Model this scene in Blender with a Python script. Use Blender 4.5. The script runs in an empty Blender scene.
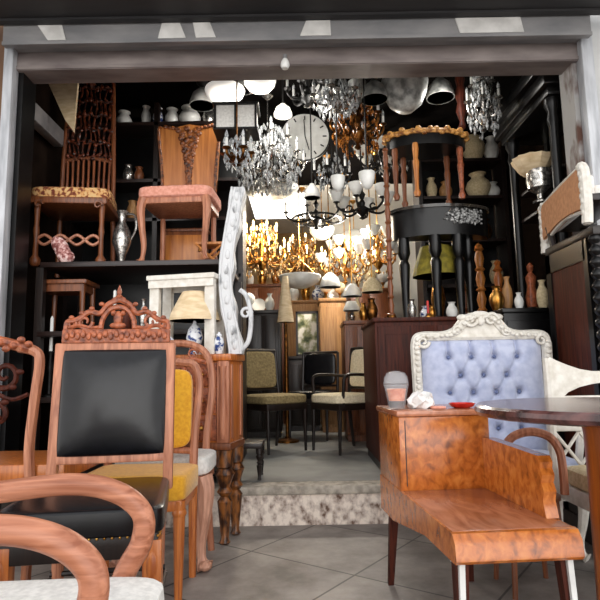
import bpy, bmesh, math, random
from mathutils import Vector, Matrix
random.seed(7)
R = math.radians
C = bpy.context.scene.collection

# ------------------------------------------------------------------ camera
FPX, EYE, PITCH, ROLL = 550.0, 0.92, R(7.46), R(-1.0)
CM = (Matrix.Rotation(R(90) + PITCH, 3, 'X') @ Matrix.Rotation(ROLL, 3, 'Z'))
CAMP = Vector((0, 0, EYE))
def P(px, py, d):
    """a point of the place seen at a pixel, at distance d from the street"""
    v = CM @ Vector(((px - 300) / FPX, (300 - py) / FPX, -1))
    return CAMP + v * (d / v.y)
def ZP(py, d, px=300): return P(px, py, d).z
def XP(px, d, z):
    k = (px - 300) / FPX
    MT = CM.transposed()
    a = MT @ Vector((1, 0, 0)); b = MT @ Vector((0, d, z - EYE))
    return (-k * b.z - b.x) / (a.x + k * a.z)

# ------------------------------------------------------------------ materials
def lin(c):
    return tuple(((x / 255) / 12.92 if x / 255 <= 0.04045 else ((x / 255 + 0.055) / 1.055) ** 2.4) for x in c) + (1,)
MATS = {}
def base(name):
    m = bpy.data.materials.new(name); m.use_nodes = True
    nt = m.node_tree; b = nt.nodes['Principled BSDF']
    MATS[name] = m
    return m, nt, b
def noise_mat(name, c1, c2, scale=(6, 6, 6), detail=6, lo=.35, hi=.65, rough=.5, metal=0, bump=0.0, spec=.5, dist=0.0, trans=0, c3=None, sheen=0, coat=0):
    m, nt, b = base(name); N = nt.nodes.new; L = nt.links.new
    tc = N('ShaderNodeTexCoord'); mp = N('ShaderNodeMapping'); mp.inputs['Scale'].default_value = scale
    no = N('ShaderNodeTexNoise'); no.inputs['Scale'].default_value = 1; no.inputs['Detail'].default_value = detail
    no.inputs['Distortion'].default_value = dist
    cr = N('ShaderNodeValToRGB'); e = cr.color_ramp.elements
    e[0].position = lo; e[0].color = lin(c1); e[1].position = hi; e[1].color = lin(c2)
    if c3: x = e.new((lo + hi) / 2); x.color = lin(c3)
    L(tc.outputs['Object'], mp.inputs[0]); L(mp.outputs[0], no.inputs['Vector']); L(no.outputs['Fac'], cr.inputs[0]); L(cr.outputs[0], b.inputs['Base Color'])
    b.inputs['Roughness'].default_value = rough; b.inputs['Metallic'].default_value = metal
    b.inputs['Specular IOR Level'].default_value = spec
    b.inputs['Transmission Weight'].default_value = trans
    b.inputs['Coat Weight'].default_value = coat; b.inputs['Coat Roughness'].default_value = .15
    if sheen: b.inputs['Sheen Weight'].default_value = sheen
    if bump:
        bp = N('ShaderNodeBump'); bp.inputs['Strength'].default_value = bump; bp.inputs['Distance'].default_value = .01
        L(no.outputs['Fac'], bp.inputs['Height']); L(bp.outputs[0], b.inputs['Normal'])
    return m
def wood(name, c1, c2, axis='z', rough=.4, coat=.0, s=60, bump=.12, dist=.6):
    sc = {'x': (s * .07, s, s), 'y': (s, s * .07, s), 'z': (s, s, s * .07)}[axis]
    return noise_mat(name, c1, c2, sc, 5, .3, .7, rough, bump=bump, dist=dist, coat=coat)
def emit(name, col, strength):
    m, nt, b = base(name)
    b.inputs['Base Color'].default_value = lin(col)
    b.inputs['Emission Color'].default_value = lin(col); b.inputs['Emission Strength'].default_value = strength
    return m

PINKWOOD = wood('worn_pinkish_wood', (138, 80, 54), (196, 132, 100), 'z', .45)
PINKWOODX = wood('worn_pinkish_wood_across', (140, 78, 50), (200, 134, 102), 'y', .4)
PALEWOOD = wood('pale_stripped_wood', (166, 116, 92), (216, 164, 138), 'z', .5)
ORANGE = wood('orange_varnished_wood', (150, 74, 26), (205, 122, 56), 'z', .35, .2)
DARKWALNUT = noise_mat('gilt_dark_walnut', (48, 24, 12), (140, 84, 36), (40, 40, 14), 4, .4, .62, .35)
CARVED = noise_mat('carved_walnut', (92, 40, 20), (186, 104, 66), (45, 45, 45), 4, .3, .7, .4, bump=.5)
BROWN = wood('brown_wood', (86, 44, 24), (138, 80, 44), 'z', .4)
REDWOOD = wood('red_mahogany', (44, 17, 11), (84, 36, 22), 'z', .55, 0)
REDWOOD.node_tree.nodes['Principled BSDF'].inputs['Specular IOR Level'].default_value = .2
DARK = wood('dark_oak', (14, 9, 7), (36, 22, 16), 'z', .4)
DARKX = wood('dark_table_wood', (20, 14, 12), (50, 34, 30), 'x', .35)
BLACKW = noise_mat('black_lacquered_wood', (5, 5, 6), (14, 13, 13), (20, 20, 20), 4, rough=.3, spec=.35)
TAN = wood('light_oak', (140, 98, 58), (184, 138, 88), 'z', .45)
GOLDWOOD = wood('golden_wood', (160, 90, 36), (212, 140, 70), 'z', .4)
BURL = noise_mat('burl_walnut', (120, 60, 20), (212, 132, 60), (34, 34, 26), 10, .26, .74, .25, dist=.5, c3=(186, 102, 38), coat=.4)
BURLTOP = noise_mat('faded_burl_top', (146, 84, 54), (200, 132, 98), (20, 5, 14), 8, .3, .7, .22, dist=.8, coat=.4)
TABLETOP = noise_mat('polished_dark_tabletop', (52, 28, 28), (104, 66, 62), (6, 30, 20), 6, rough=.22, coat=.3)
COLUMN = wood('table_column_wood', (110, 50, 16), (196, 108, 40), 'z', .35, .2, 26)
LEATHER = noise_mat('black_leather', (8, 8, 10), (17, 17, 21), (30, 30, 30), 8, rough=.27, bump=.04, spec=.42)
YELLOW = noise_mat('mustard_velvet', (212, 148, 22), (228, 168, 36), (70, 70, 70), 3, rough=.85, bump=.03, sheen=.3)
WHITEFAB = noise_mat('white_seat_fabric', (214, 212, 206), (236, 234, 228), (60, 60, 60), 4, rough=.9, bump=.08)
CREAM = noise_mat('cream_seat_fabric', (196, 176, 136), (222, 204, 166), (60, 60, 60), 4, rough=.9)
PALECREAM = noise_mat('pale_cream_fabric', (216, 200, 166), (238, 224, 194), (60, 60, 60), 4, rough=.9)
OLIVE = noise_mat('olive_tan_fabric', (116, 100, 66), (150, 132, 92), (50, 50, 50), 4, rough=.9)
BLUE = noise_mat('pale_blue_velvet', (160, 168, 196), (186, 192, 214), (18, 18, 18), 4, rough=.7, sheen=.4)
BLUEBTN = noise_mat('blue_button_cloth', (70, 82, 120), (104, 116, 152), (60, 60, 60), 3, rough=.7)
PINKFAB = noise_mat('salmon_seat_fabric', (206, 134, 112), (228, 164, 144), (40, 40, 40), 4, rough=.85)
FLORAL = noise_mat('floral_tapestry', (112, 52, 34), (214, 176, 122), (45, 45, 45), 3, .42, .6, rough=.9, c3=(206, 150, 92))
KRAFT = noise_mat('brown_backing_cloth', (182, 128, 88), (202, 148, 106), (40, 40, 40), 4, rough=.9)
WHITEP = noise_mat('white_carved_paint', (204, 198, 186), (226, 222, 213), (25, 25, 25), 5, rough=.5, bump=.2)
GREYWHITE = noise_mat('worn_white_paint', (110, 112, 114), (206, 207, 208), (26, 26, 10), 7, .30, .46, .6, bump=.2)
GOLD = noise_mat('old_brass', (150, 96, 36), (226, 174, 92), (20, 20, 20), 3, rough=.28, metal=1)
DARKBRASS = noise_mat('dark_brass', (60, 38, 18), (130, 84, 40), (30, 30, 30), 3, rough=.35, metal=1)
IRON = noise_mat('black_iron', (8, 8, 8), (24, 22, 20), (30, 30, 30), 3, rough=.45, metal=.3)
STEELP = noise_mat('painted_grey_steel', (124, 124, 126), (152, 150, 150), (3, 8, 8), 6, rough=.45, metal=.2)
LINTELM = noise_mat('dusty_brown_grey_steel', (104, 94, 92), (136, 126, 122), (3, 10, 10), 6, rough=.5)
AWN = noise_mat('dark_awning_sheet', (34, 33, 35), (52, 50, 50), (1.5, 6, 6), 4, rough=.6)
PALESUNWEAR = noise_mat('pale_sun_patch_and_wear', (196, 194, 190), (226, 224, 220), (8, 8, 8), 4, rough=.5)  # pale colour for painted sun patches on the strip and worn bench legs
POSTL = noise_mat('grey_post_paint', (150, 152, 156), (196, 198, 202), (20, 20, 3), 5, rough=.45)
CRYSTAL = noise_mat('cut_crystal', (150, 154, 156), (240, 242, 242), (80, 80, 80), 2, .4, .6, .06, spec=.9, trans=.35)
AMBER = noise_mat('amber_crystal', (92, 48, 16), (206, 130, 56), (80, 80, 80), 2, .4, .6, .08, spec=.9, trans=.3)
PALEGOLD = noise_mat('pale_gilt_drops', (170, 116, 56), (252, 226, 176), (60, 60, 60), 2, .4, .6, .2, metal=.5)
OPAL = noise_mat('white_opal_glass', (206, 206, 200), (236, 236, 232), (8, 8, 8), 3, rough=.25)
ALAB = noise_mat('veined_alabaster', (120, 122, 120), (206, 208, 204), (14, 14, 14), 7, .35, .6, .35)
PORC = noise_mat('blue_white_porcelain', (40, 62, 120), (224, 226, 230), (30, 30, 30), 3, .42, .5, .15)
SHADE = noise_mat('parchment_lampshade', (206, 180, 140), (228, 206, 170), (12, 12, 40), 3, rough=.8)
LIME = noise_mat('chartreuse_lampshade', (104, 94, 22), (146, 132, 40), (20, 20, 20), 3, rough=.8)
RED = noise_mat('red_glass', (170, 24, 18), (206, 44, 34), (20, 20, 20), 2, rough=.15)
SILVER = noise_mat('tarnished_silver', (110, 108, 104), (214, 210, 204), (50, 50, 50), 4, rough=.25, metal=.9)
BLACKG = noise_mat('dark_bottle_glass', (10, 10, 12), (22, 22, 26), (10, 10, 10), 2, rough=.1)
DRINK = noise_mat('orange_iced_drink', (206, 104, 56), (230, 150, 108), (40, 40, 40), 3, rough=.4)
COFFEE = noise_mat('dark_coffee', (30, 16, 10), (52, 30, 20), (20, 20, 20), 3, rough=.3)
PLASTIC, _nt, _b = base('clear_plastic'); _b.inputs['Base Color'].default_value = (.9, .92, .95, 1); _b.inputs['Alpha'].default_value = .12; _b.inputs['Roughness'].default_value = .1
TISSUE = noise_mat('crumpled_tissue', (214, 212, 208), (240, 238, 236), (30, 30, 30), 4, rough=.8)
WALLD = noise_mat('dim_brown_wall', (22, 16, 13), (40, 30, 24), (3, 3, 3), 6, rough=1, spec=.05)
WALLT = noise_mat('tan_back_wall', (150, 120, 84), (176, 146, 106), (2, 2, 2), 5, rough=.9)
CEILD = noise_mat('shade_dark_ceiling', (8, 7, 7), (16, 14, 13), (2, 2, 2), 5, rough=1, spec=.02)  # the unlit gloom of the front ceiling is put into this colour
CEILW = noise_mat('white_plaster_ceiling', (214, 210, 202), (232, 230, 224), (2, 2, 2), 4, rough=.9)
FACL = noise_mat('brown_facade_paint', (86, 60, 42), (120, 88, 62), (4, 4, 1), 5, rough=.8)
FACR = noise_mat('light_grey_facade', (170, 172, 172), (204, 204, 202), (2, 2, 2), 5, rough=.8)
RUST = noise_mat('rusty_grey_jamb', (78, 46, 32), (150, 148, 146), (5, 5, 2.2), 5, .42, .5, .6)
PLASTER = noise_mat('peeling_whitewash', (104, 80, 66), (234, 220, 206), (26, 26, 20), 14, .30, .60, .9, bump=.5, c3=(196, 180, 168))
NOSING = noise_mat('worn_concrete_edge', (140, 132, 120), (190, 180, 166), (20, 20, 20), 6, rough=.8)
SHOPFLOOR = noise_mat('grey_shop_floor', (104, 104, 102), (150, 150, 146), (2.5, 2.5, 2.5), 8, rough=.45)
OPALGLOW = emit('added_glow_opal_glass', (244, 240, 232), .5)  # glow added to switched-off opal lamps to brighten the upper shop
LAMPW = emit('lit_ceiling_panel', (255, 250, 240), 5.0)
BULB = emit('lit_warm_bulb', (255, 206, 130), 14.0)

def tile_mat():
    m, nt, b = base('grey_stone_paving'); N = nt.nodes.new; L = nt.links.new
    tc = N('ShaderNodeTexCoord'); mp = N('ShaderNodeMapping'); mp.inputs['Rotation'].default_value = (0, 0, R(36)); mp.inputs['Location'].default_value = (.13, .21, 0)
    br = N('ShaderNodeTexBrick'); br.offset = 0; br.inputs['Scale'].default_value = 1
    br.inputs['Brick Width'].default_value = .62; br.inputs['Row Height'].default_value = .62
    br.inputs['Mortar Size'].default_value = .006; br.inputs['Mortar Smooth'].default_value = .3
    br.inputs['Color1'].default_value = lin((134, 128, 123)); br.inputs['Color2'].default_value = lin((120, 115, 112)); br.inputs['Mortar'].default_value = lin((66, 62, 60))
    no = N('ShaderNodeTexNoise'); no.inputs['Scale'].default_value = 3.2; no.inputs['Detail'].default_value = 9; no.inputs['Roughness'].default_value = .65
    cr = N('ShaderNodeValToRGB'); e = cr.color_ramp.elements; e[0].position = .33; e[0].color = (.55, .52, .50, 1); e[1].position = .66; e[1].color = (1.45, 1.43, 1.4, 1)
    mx = N('ShaderNodeMix'); mx.data_type = 'RGBA'; mx.blend_type = 'MULTIPLY'; mx.inputs[0].default_value = 1
    L(tc.outputs['Object'], mp.inputs[0]); L(mp.outputs[0], br.inputs['Vector']); L(tc.outputs['Object'], no.inputs['Vector'])
    L(no.outputs['Fac'], cr.inputs[0]); L(br.outputs['Color'], mx.inputs[6]); L(cr.outputs[0], mx.inputs[7]); L(mx.outputs[2], b.inputs['Base Color'])
    b.inputs['Roughness'].default_value = .5
    bp = N('ShaderNodeBump'); bp.inputs['Strength'].default_value = .25; bp.inputs['Distance'].default_value = .01
    L(no.outputs['Fac'], bp.inputs['Height']); L(bp.outputs[0], b.inputs['Normal'])
    return m
TILES = tile_mat()

# ------------------------------------------------------------------ mesh builder
class MB:
    def __init__(s): s.bm = bmesh.new()
    def add(s, vs, fs):
        bv = [s.bm.verts.new(v) for v in vs]
        for f in fs:
            try: s.bm.faces.new([bv[i] for i in f])
            except ValueError: pass
        return bv
    def box(s, c, d, rot=None, bev=0.0):
        x, y, z = (k / 2 for k in d); c = Vector(c)
        vs = [Vector((i * x, j * y, k * z)) for k in (-1, 1) for j in (-1, 1) for i in (-1, 1)]
        if rot is not None: vs = [rot @ v for v in vs]
        bv = s.add([c + v for v in vs], [(0, 2, 3, 1), (4, 5, 7, 6), (0, 1, 5, 4), (2, 6, 7, 3), (0, 4, 6, 2), (1, 3, 7, 5)])
        if bev:
            es = {e for v in bv for e in v.link_edges}
            bmesh.ops.bevel(s.bm, geom=list(es), offset=bev, segments=2, affect='EDGES', profile=.5)
        return s
    def span(s, a, b, bev=0.0):
        return s.box([(a[i] + b[i]) / 2 for i in range(3)], [abs(b[i] - a[i]) for i in range(3)], None, bev)
    def tube(s, pts, r, seg=8, closed=False, ref=None, flat=1.0):
        pts = [Vector(p) for p in pts]; n = len(pts)
        rs = [r] * n if isinstance(r, (int, float)) else list(r)
        tan = []
        for i in range(n):
            a = pts[(i - 1) % n] if (closed or i > 0) else pts[i]; b = pts[(i + 1) % n] if (closed or i < n - 1) else pts[i]
            t = b - a; tan.append(t.normalized() if t.length > 1e-9 else Vector((0, 0, 1)))
        u = Vector(ref) if ref else (Vector((1, 0, 0)) if abs(tan[0].x) < .8 else Vector((0, 1, 0)))
        rings = []
        for i in range(n):
            t = tan[i]
            if ref: u = Vector(ref)
            u = (u - t * u.dot(t)); u = u.normalized() if u.length > 1e-6 else t.orthogonal().normalized()
            w = t.cross(u)
            rings.append([s.bm.verts.new(pts[i] + (u * math.cos(2 * math.pi * k / seg) * flat + w * math.sin(2 * math.pi * k / seg)) * rs[i]) for k in range(seg)])
        for i in range(n if closed else n - 1):
            A, B = rings[i], rings[(i + 1) % n]
            for k in range(seg): s.bm.faces.new((A[k], A[(k + 1) % seg], B[(k + 1) % seg], B[k]))
        if not closed:
            s.bm.faces.new(rings[0][::-1]); s.bm.faces.new(rings[-1])
        return s
    def bar(s, a, b, r, seg=8): return s.tube([a, b], r, seg)
    def lathe(s, prof, o=(0, 0, 0), seg=16, rot=None, wob=None):
        o = Vector(o); rings = []
        for (r, z) in prof:
            ring = []
            for k in range(seg):
                a = 2 * math.pi * k / seg; rr = max(r, 1e-4) * (wob(a) if wob else 1)
                v = Vector((rr * math.cos(a), rr * math.sin(a), z))
                ring.append(s.bm.verts.new(o + (rot @ v if rot is not None else v)))
            rings.append(ring)
        for A, B in zip(rings, rings[1:]):
            for k in range(seg): s.bm.faces.new((A[k], A[(k + 1) % seg], B[(k + 1) % seg], B[k]))
        s.bm.faces.new(rings[0][::-1]); s.bm.faces.new(rings[-1])
        return s
    def ball(s, c, r, seg=8, rings=6, rot=None):
        rr = (r, r, r) if isinstance(r, (int, float)) else r
        return s.sup(c, rr, 1, 1, seg, rings, rot)
    def sup(s, c, r, e1=.4, e2=.4, seg=24, rings=12, rot=None):
        sg = lambda v, e: math.copysign(abs(v) ** e, v)
        c = Vector(c); rs = []
        for i in range(1, rings):
            ph = -math.pi / 2 + math.pi * i / rings; ring = []
            for k in range(seg):
                th = 2 * math.pi * k / seg
                v = Vector((r[0] * sg(math.cos(ph), e1) * sg(math.cos(th), e2), r[1] * sg(math.cos(ph), e1) * sg(math.sin(th), e2), r[2] * sg(math.sin(ph), e1)))
                ring.append(s.bm.verts.new(c + (rot @ v if rot is not None else v)))
            rs.append(ring)
        for A, B in zip(rs, rs[1:]):
            for k in range(seg): s.bm.faces.new((A[k], A[(k + 1) % seg], B[(k + 1) % seg], B[k]))
        lo, hi = Vector((0, 0, -r[2])), Vector((0, 0, r[2]))
        if rot is not None: lo, hi = rot @ lo, rot @ hi
        a = s.bm.verts.new(c + lo); b = s.bm.verts.new(c + hi)
        for k in range(seg):
            s.bm.faces.new((a, rs[0][(k + 1) % seg], rs[0][k])); s.bm.faces.new((b, rs[-1][k], rs[-1][(k + 1) % seg]))
        return s
    def pad(s, c, d, e=.35): return s.sup(c, [k / 2 for k in d], e, e, 28, 12)
    def prism(s, ol, y0, y1):
        n = len(ol)
        vs = [(x, y0, z) for x, z in ol] + [(x, y1, z) for x, z in ol]
        s.add(vs, [tuple(range(n)), tuple(range(2 * n - 1, n - 1, -1))] + [(i, i + n, (i + 1) % n + n, (i + 1) % n) for i in range(n)])
        return s
    def hprism(s, ol, z0, z1):
        n = len(ol)
        vs = [(x, y, z0) for x, y in ol] + [(x, y, z1) for x, y in ol]
        s.add(vs, [tuple(range(n - 1, -1, -1)), tuple(range(n, 2 * n))] + [(i, (i + 1) % n, (i + 1) % n + n, i + n) for i in range(n)])
        return s
    def scroll(s, c, r0, r1, turns, th, a0=0, sgn=1, n=20):
        c = Vector(c)
        pts = []
        for i in range(n + 1):
            t = i / n; a = a0 + sgn * turns * 2 * math.pi * t; r = r0 + (r1 - r0) * t
            pts.append(c + Vector((math.cos(a) * r, 0, math.sin(a) * r)))
        return s.tube(pts, [th * (1 - .4 * i / n) for i in range(n + 1)], 6)
    def warp(s, f):
        for v in s.bm.verts: v.co = Vector(f(v.co))
        return s
    def build(s, name, mat, parent=None, ang=40, loc=None, rz=0):
        me = bpy.data.meshes.new(name)
        bmesh.ops.recalc_face_normals(s.bm, faces=s.bm.faces[:])
        s.bm.to_mesh(me); s.bm.free()
        for p in me.polygons: p.use_smooth = True
        me.set_sharp_from_angle(angle=R(ang))
        me.materials.append(mat)
        o = bpy.data.objects.new(name, me); C.objects.link(o)
        if parent: o.parent = parent
        if loc is not None: o.location = loc
        o.rotation_euler[2] = rz
        return o

def smooth(pts, n=8, closed=False):
    """Catmull-Rom through points"""
    pts = [Vector(p) for p in pts]; out = []; m = len(pts)
    for i in range(m if closed else m - 1):
        g = (lambda k: pts[k % m]) if closed else (lambda k: pts[max(0, min(m - 1, k))])
        p0, p1, p2, p3 = g(i - 1), g(i), g(i + 1), g(i + 2)
        for k in range(n):
            t = k / n
            out.append(.5 * ((2 * p1) + (p2 - p0) * t + (2 * p0 - 5 * p1 + 4 * p2 - p3) * t * t + (3 * p1 - p0 - 3 * p2 + p3) * t ** 3))
    if not closed: out.append(pts[-1])
    return out
def tag(o, label, cat, group=None):
    o['label'] = label; o['category'] = cat
    if group: o['group'] = group
    return o
def thing(name, label, cat, loc, rz=0, group=None):
    o = bpy.data.objects.new(name, None); C.objects.link(o); o.empty_display_size = .1
    o.location = loc; o.rotation_euler[2] = rz
    return tag(o, label, cat, group)
def copy_part(o, parent, loc=None, rz=0):
    c = o.copy(); C.objects.link(c); c.parent = parent
    if loc is not None: c.location = loc
    c.rotation_euler[2] = rz
    for ch in list(o.children):
        k = ch.copy(); C.objects.link(k); k.parent = c
    return c
def struct(mb, name, mat, loc=None):
    o = mb.build(name, mat, loc=loc); o['kind'] = 'structure'; return o

# ------------------------------------------------------------------ the setting
YS, ZF, CEIL = 3.48, .23, 3.36
XL, XR = -1.79, 1.81
struct(MB().span((-4, -3, -.1), (4, YS, 0)), 'floor', TILES)
struct(MB().span((-4, YS, -.1), (4, 9.7, ZF - .035)), 'step', PLASTER)
struct(MB().span((-4, YS + .14, ZF - .035), (4, 9.7, ZF)), 'floor_shop', SHOPFLOOR)
struct(MB().span((-4, YS - .015, ZF - .05), (4, YS + .14, ZF), .008), 'trim_1', NOSING)
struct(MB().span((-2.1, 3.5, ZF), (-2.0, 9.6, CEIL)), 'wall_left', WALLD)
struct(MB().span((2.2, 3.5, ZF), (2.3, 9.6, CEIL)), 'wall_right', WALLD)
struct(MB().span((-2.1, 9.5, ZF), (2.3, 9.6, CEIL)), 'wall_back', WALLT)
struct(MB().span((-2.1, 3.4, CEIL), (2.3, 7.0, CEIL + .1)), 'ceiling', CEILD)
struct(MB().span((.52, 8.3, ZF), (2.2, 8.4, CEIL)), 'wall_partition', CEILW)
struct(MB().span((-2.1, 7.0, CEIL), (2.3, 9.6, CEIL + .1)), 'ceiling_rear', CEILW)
struct(MB().span((-4, 3.32, 0), (XL - .08, 3.5, 4)), 'wall_front_left', FACL)
struct(MB().span((XR + .08, 3.32, 0), (4, 3.5, 4)), 'wall_front_right', FACR)
struct(MB().span((XL - .1, 3.3, 3.1), (XR + .1, 3.5, 4)), 'wall_over_opening', AWN)
# lintel beam, its end jambs, awning
struct(MB().span((XL, 3.3, 2.88), (XR, 3.31, 3.1)).span((XL, 3.3, 2.868), (XR, 3.47, 2.885)).span((XL, 3.292, 2.872), (XR, 3.305, 2.895)), 'trim_2', LINTELM)
strip = struct(MB().span((XL - .02, 3.16, 2.955), (XR + .02, 3.2, 3.1)).span((XL - .02, 3.15, 2.95), (XR + .02, 3.165, 2.972)).span((XL, 3.2, 2.99), (XR, 3.3, 3.0)), 'trim_3', STEELP)
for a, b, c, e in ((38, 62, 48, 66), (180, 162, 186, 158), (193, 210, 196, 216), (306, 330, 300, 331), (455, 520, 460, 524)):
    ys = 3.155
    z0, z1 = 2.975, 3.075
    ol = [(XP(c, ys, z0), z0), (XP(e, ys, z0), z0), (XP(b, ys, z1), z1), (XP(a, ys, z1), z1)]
    MB().prism(ol, 3.15, 3.162).build('sun_patch', PALESUNWEAR, strip)  # sunlight leaking onto the strip, modelled as pale plates
struct(MB().span((-3, 2.5, 3.09), (3, 3.17, 3.2)).span((-3, 3.1, 3.075), (3, 3.14, 3.09)), 'awning', AWN)
struct(MB().span((XL - .06, 3.25, 0), (XL, 3.33, 3.1), .006), 'trim_4', POSTL)
struct(MB().span((XR, 3.25, 0), (XR + .075, 3.33, 3.1), .006), 'trim_5', POSTL)
struct(MB().span((XL - .02, 3.33, 0), (XL + .03, 3.5, 3.1)), 'trim_6', BLACKW)
struct(MB().span((-1.95, 3.5, 2.74), (-1.87, 4.2, 2.87), .004), 'trim_8', STEELP)
struct(MB().span((XR - .03, 3.33, 0), (XR + .02, 3.5, 3.1)), 'trim_7', RUST)
c = P(285, 62, 3.285)
b_ = thing('lintel_bulb', 'small white bulb fixed on the middle of the grey lintel', 'bulb', (c.x, 3.28, c.z))
MB().lathe([(.012, .02), (.02, .012), (.028, -.01), (.03, -.03), (.02, -.048), (0, -.052)], seg=12).build('bulb_glass', OPAL, b_)
MB().lathe([(.014, .015), (.014, .045)], seg=10).build('socket', STEELP, b_)
cl = thing('ceiling_light', 'bright white light panel on the ceiling at the back of the shop', 'ceiling light', (-.28, 7.75, CEIL))
MB().span((-.42, -.62, -.05), (.42, .62, 0)).build('light_housing', STEELP, cl)
MB().span((-.39, -.59, -.062), (.39, .59, -.05)).build('diffuser', LAMPW, cl)

# ------------------------------------------------------------------ furniture helpers
def turned(r=.025, h=.44):
    return [(r * .5, 0), (r * .8, h * .02), (r * .55, h * .06), (r * .7, h * .2), (r * 1.05, h * .45), (r * .6, h * .5), (r * 1.1, h * .55), (r * .7, h * .6), (r * .8, h * .62), (r * 1.35, h * .74), (r * .9, h * .8), (r * 1.2, h * .82), (r * 1.2, h)]
def cabriole(x, y, h, sx, sy, r=.022):
    """an S-curved leg whose knee bulges towards (sx, sy)"""
    q = smooth([(x, y, h), (x + sx * .02, y + sy * .02, h * .86), (x + sx * .012, y + sy * .012, h * .6), (x - sx * .006, y - sy * .006, h * .3), (x + sx * .004, y + sy * .004, h * .09), (x + sx * .022, y + sy * .022, .012)], 4)
    n = len(q)
    rs = [r * (1.25 - .75 * min(1, i / (n * .72))) if i < n * .72 else r * (.5 + .75 * (i - n * .72) / (n * .28)) for i in range(n)]
    return MB().tube(q, rs, 8)
def four(root, mk, name='leg', mat=None, pts=()):
    for p in pts: mk(*p).build(name, mat, root)

# ------------------------------------------------------------------ bentwood armchair, front left corner
def front_armchair():
    t = thing('bentwood_armchair', 'pinkish bentwood armchair with curved arms and white seat, nearest in the left corner', 'chair', (-.615, 1.18, 0), R(93.5))
    MB().pad((0, -.01, .418), (.335, .60, .09), .3).build('seat', WHITEFAB, t)
    MB().span((-.155, -.25, .33), (.155, .26, .375), .01).build('seat_frame', PINKWOOD, t)
    for s in (-1, 1):
        q = smooth([(s * .195, .30, .632), (s * .195, .12, .645), (s * .195, -.06, .66), (s * .195, -.17, .64), (s * .195, -.235, .588), (s * .195, -.235, .52), (s * .193, -.2, .455), (s * .18, -.17, .37)], 7)
        MB().tube(q, .0265, 12, ref=(1, 0, 0), flat=.85).build('arm', PINKWOODX, t)
    MB().tube(smooth([(-.195, .30, .632), (-.19, .33, .8), (-.12, .35, .93), (0, .355, .96), (.12, .35, .93), (.19, .33, .8), (.195, .30, .632)], 6), .02, 8).build('back_frame', PINKWOODX, t)
    MB().sup((0, .34, .76), (.12, .018, .12), .5, .7).build('backrest', WHITEFAB, t)
    for s in (-1, 1):
        MB().tube([(s * .17, -.22, .36), (s * .18, -.24, 0)], [.022, .015], 8).build('leg', PINKWOOD, t)
        MB().tube([(s * .17, .24, .36), (s * .205, .29, .6)], .018, 8).build('back_post', PINKWOOD, t)
        MB().tube([(s * .17, .24, .37), (s * .19, .3, 0)], [.022, .015], 8).build('leg', PINKWOOD, t)
front_armchair()

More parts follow.
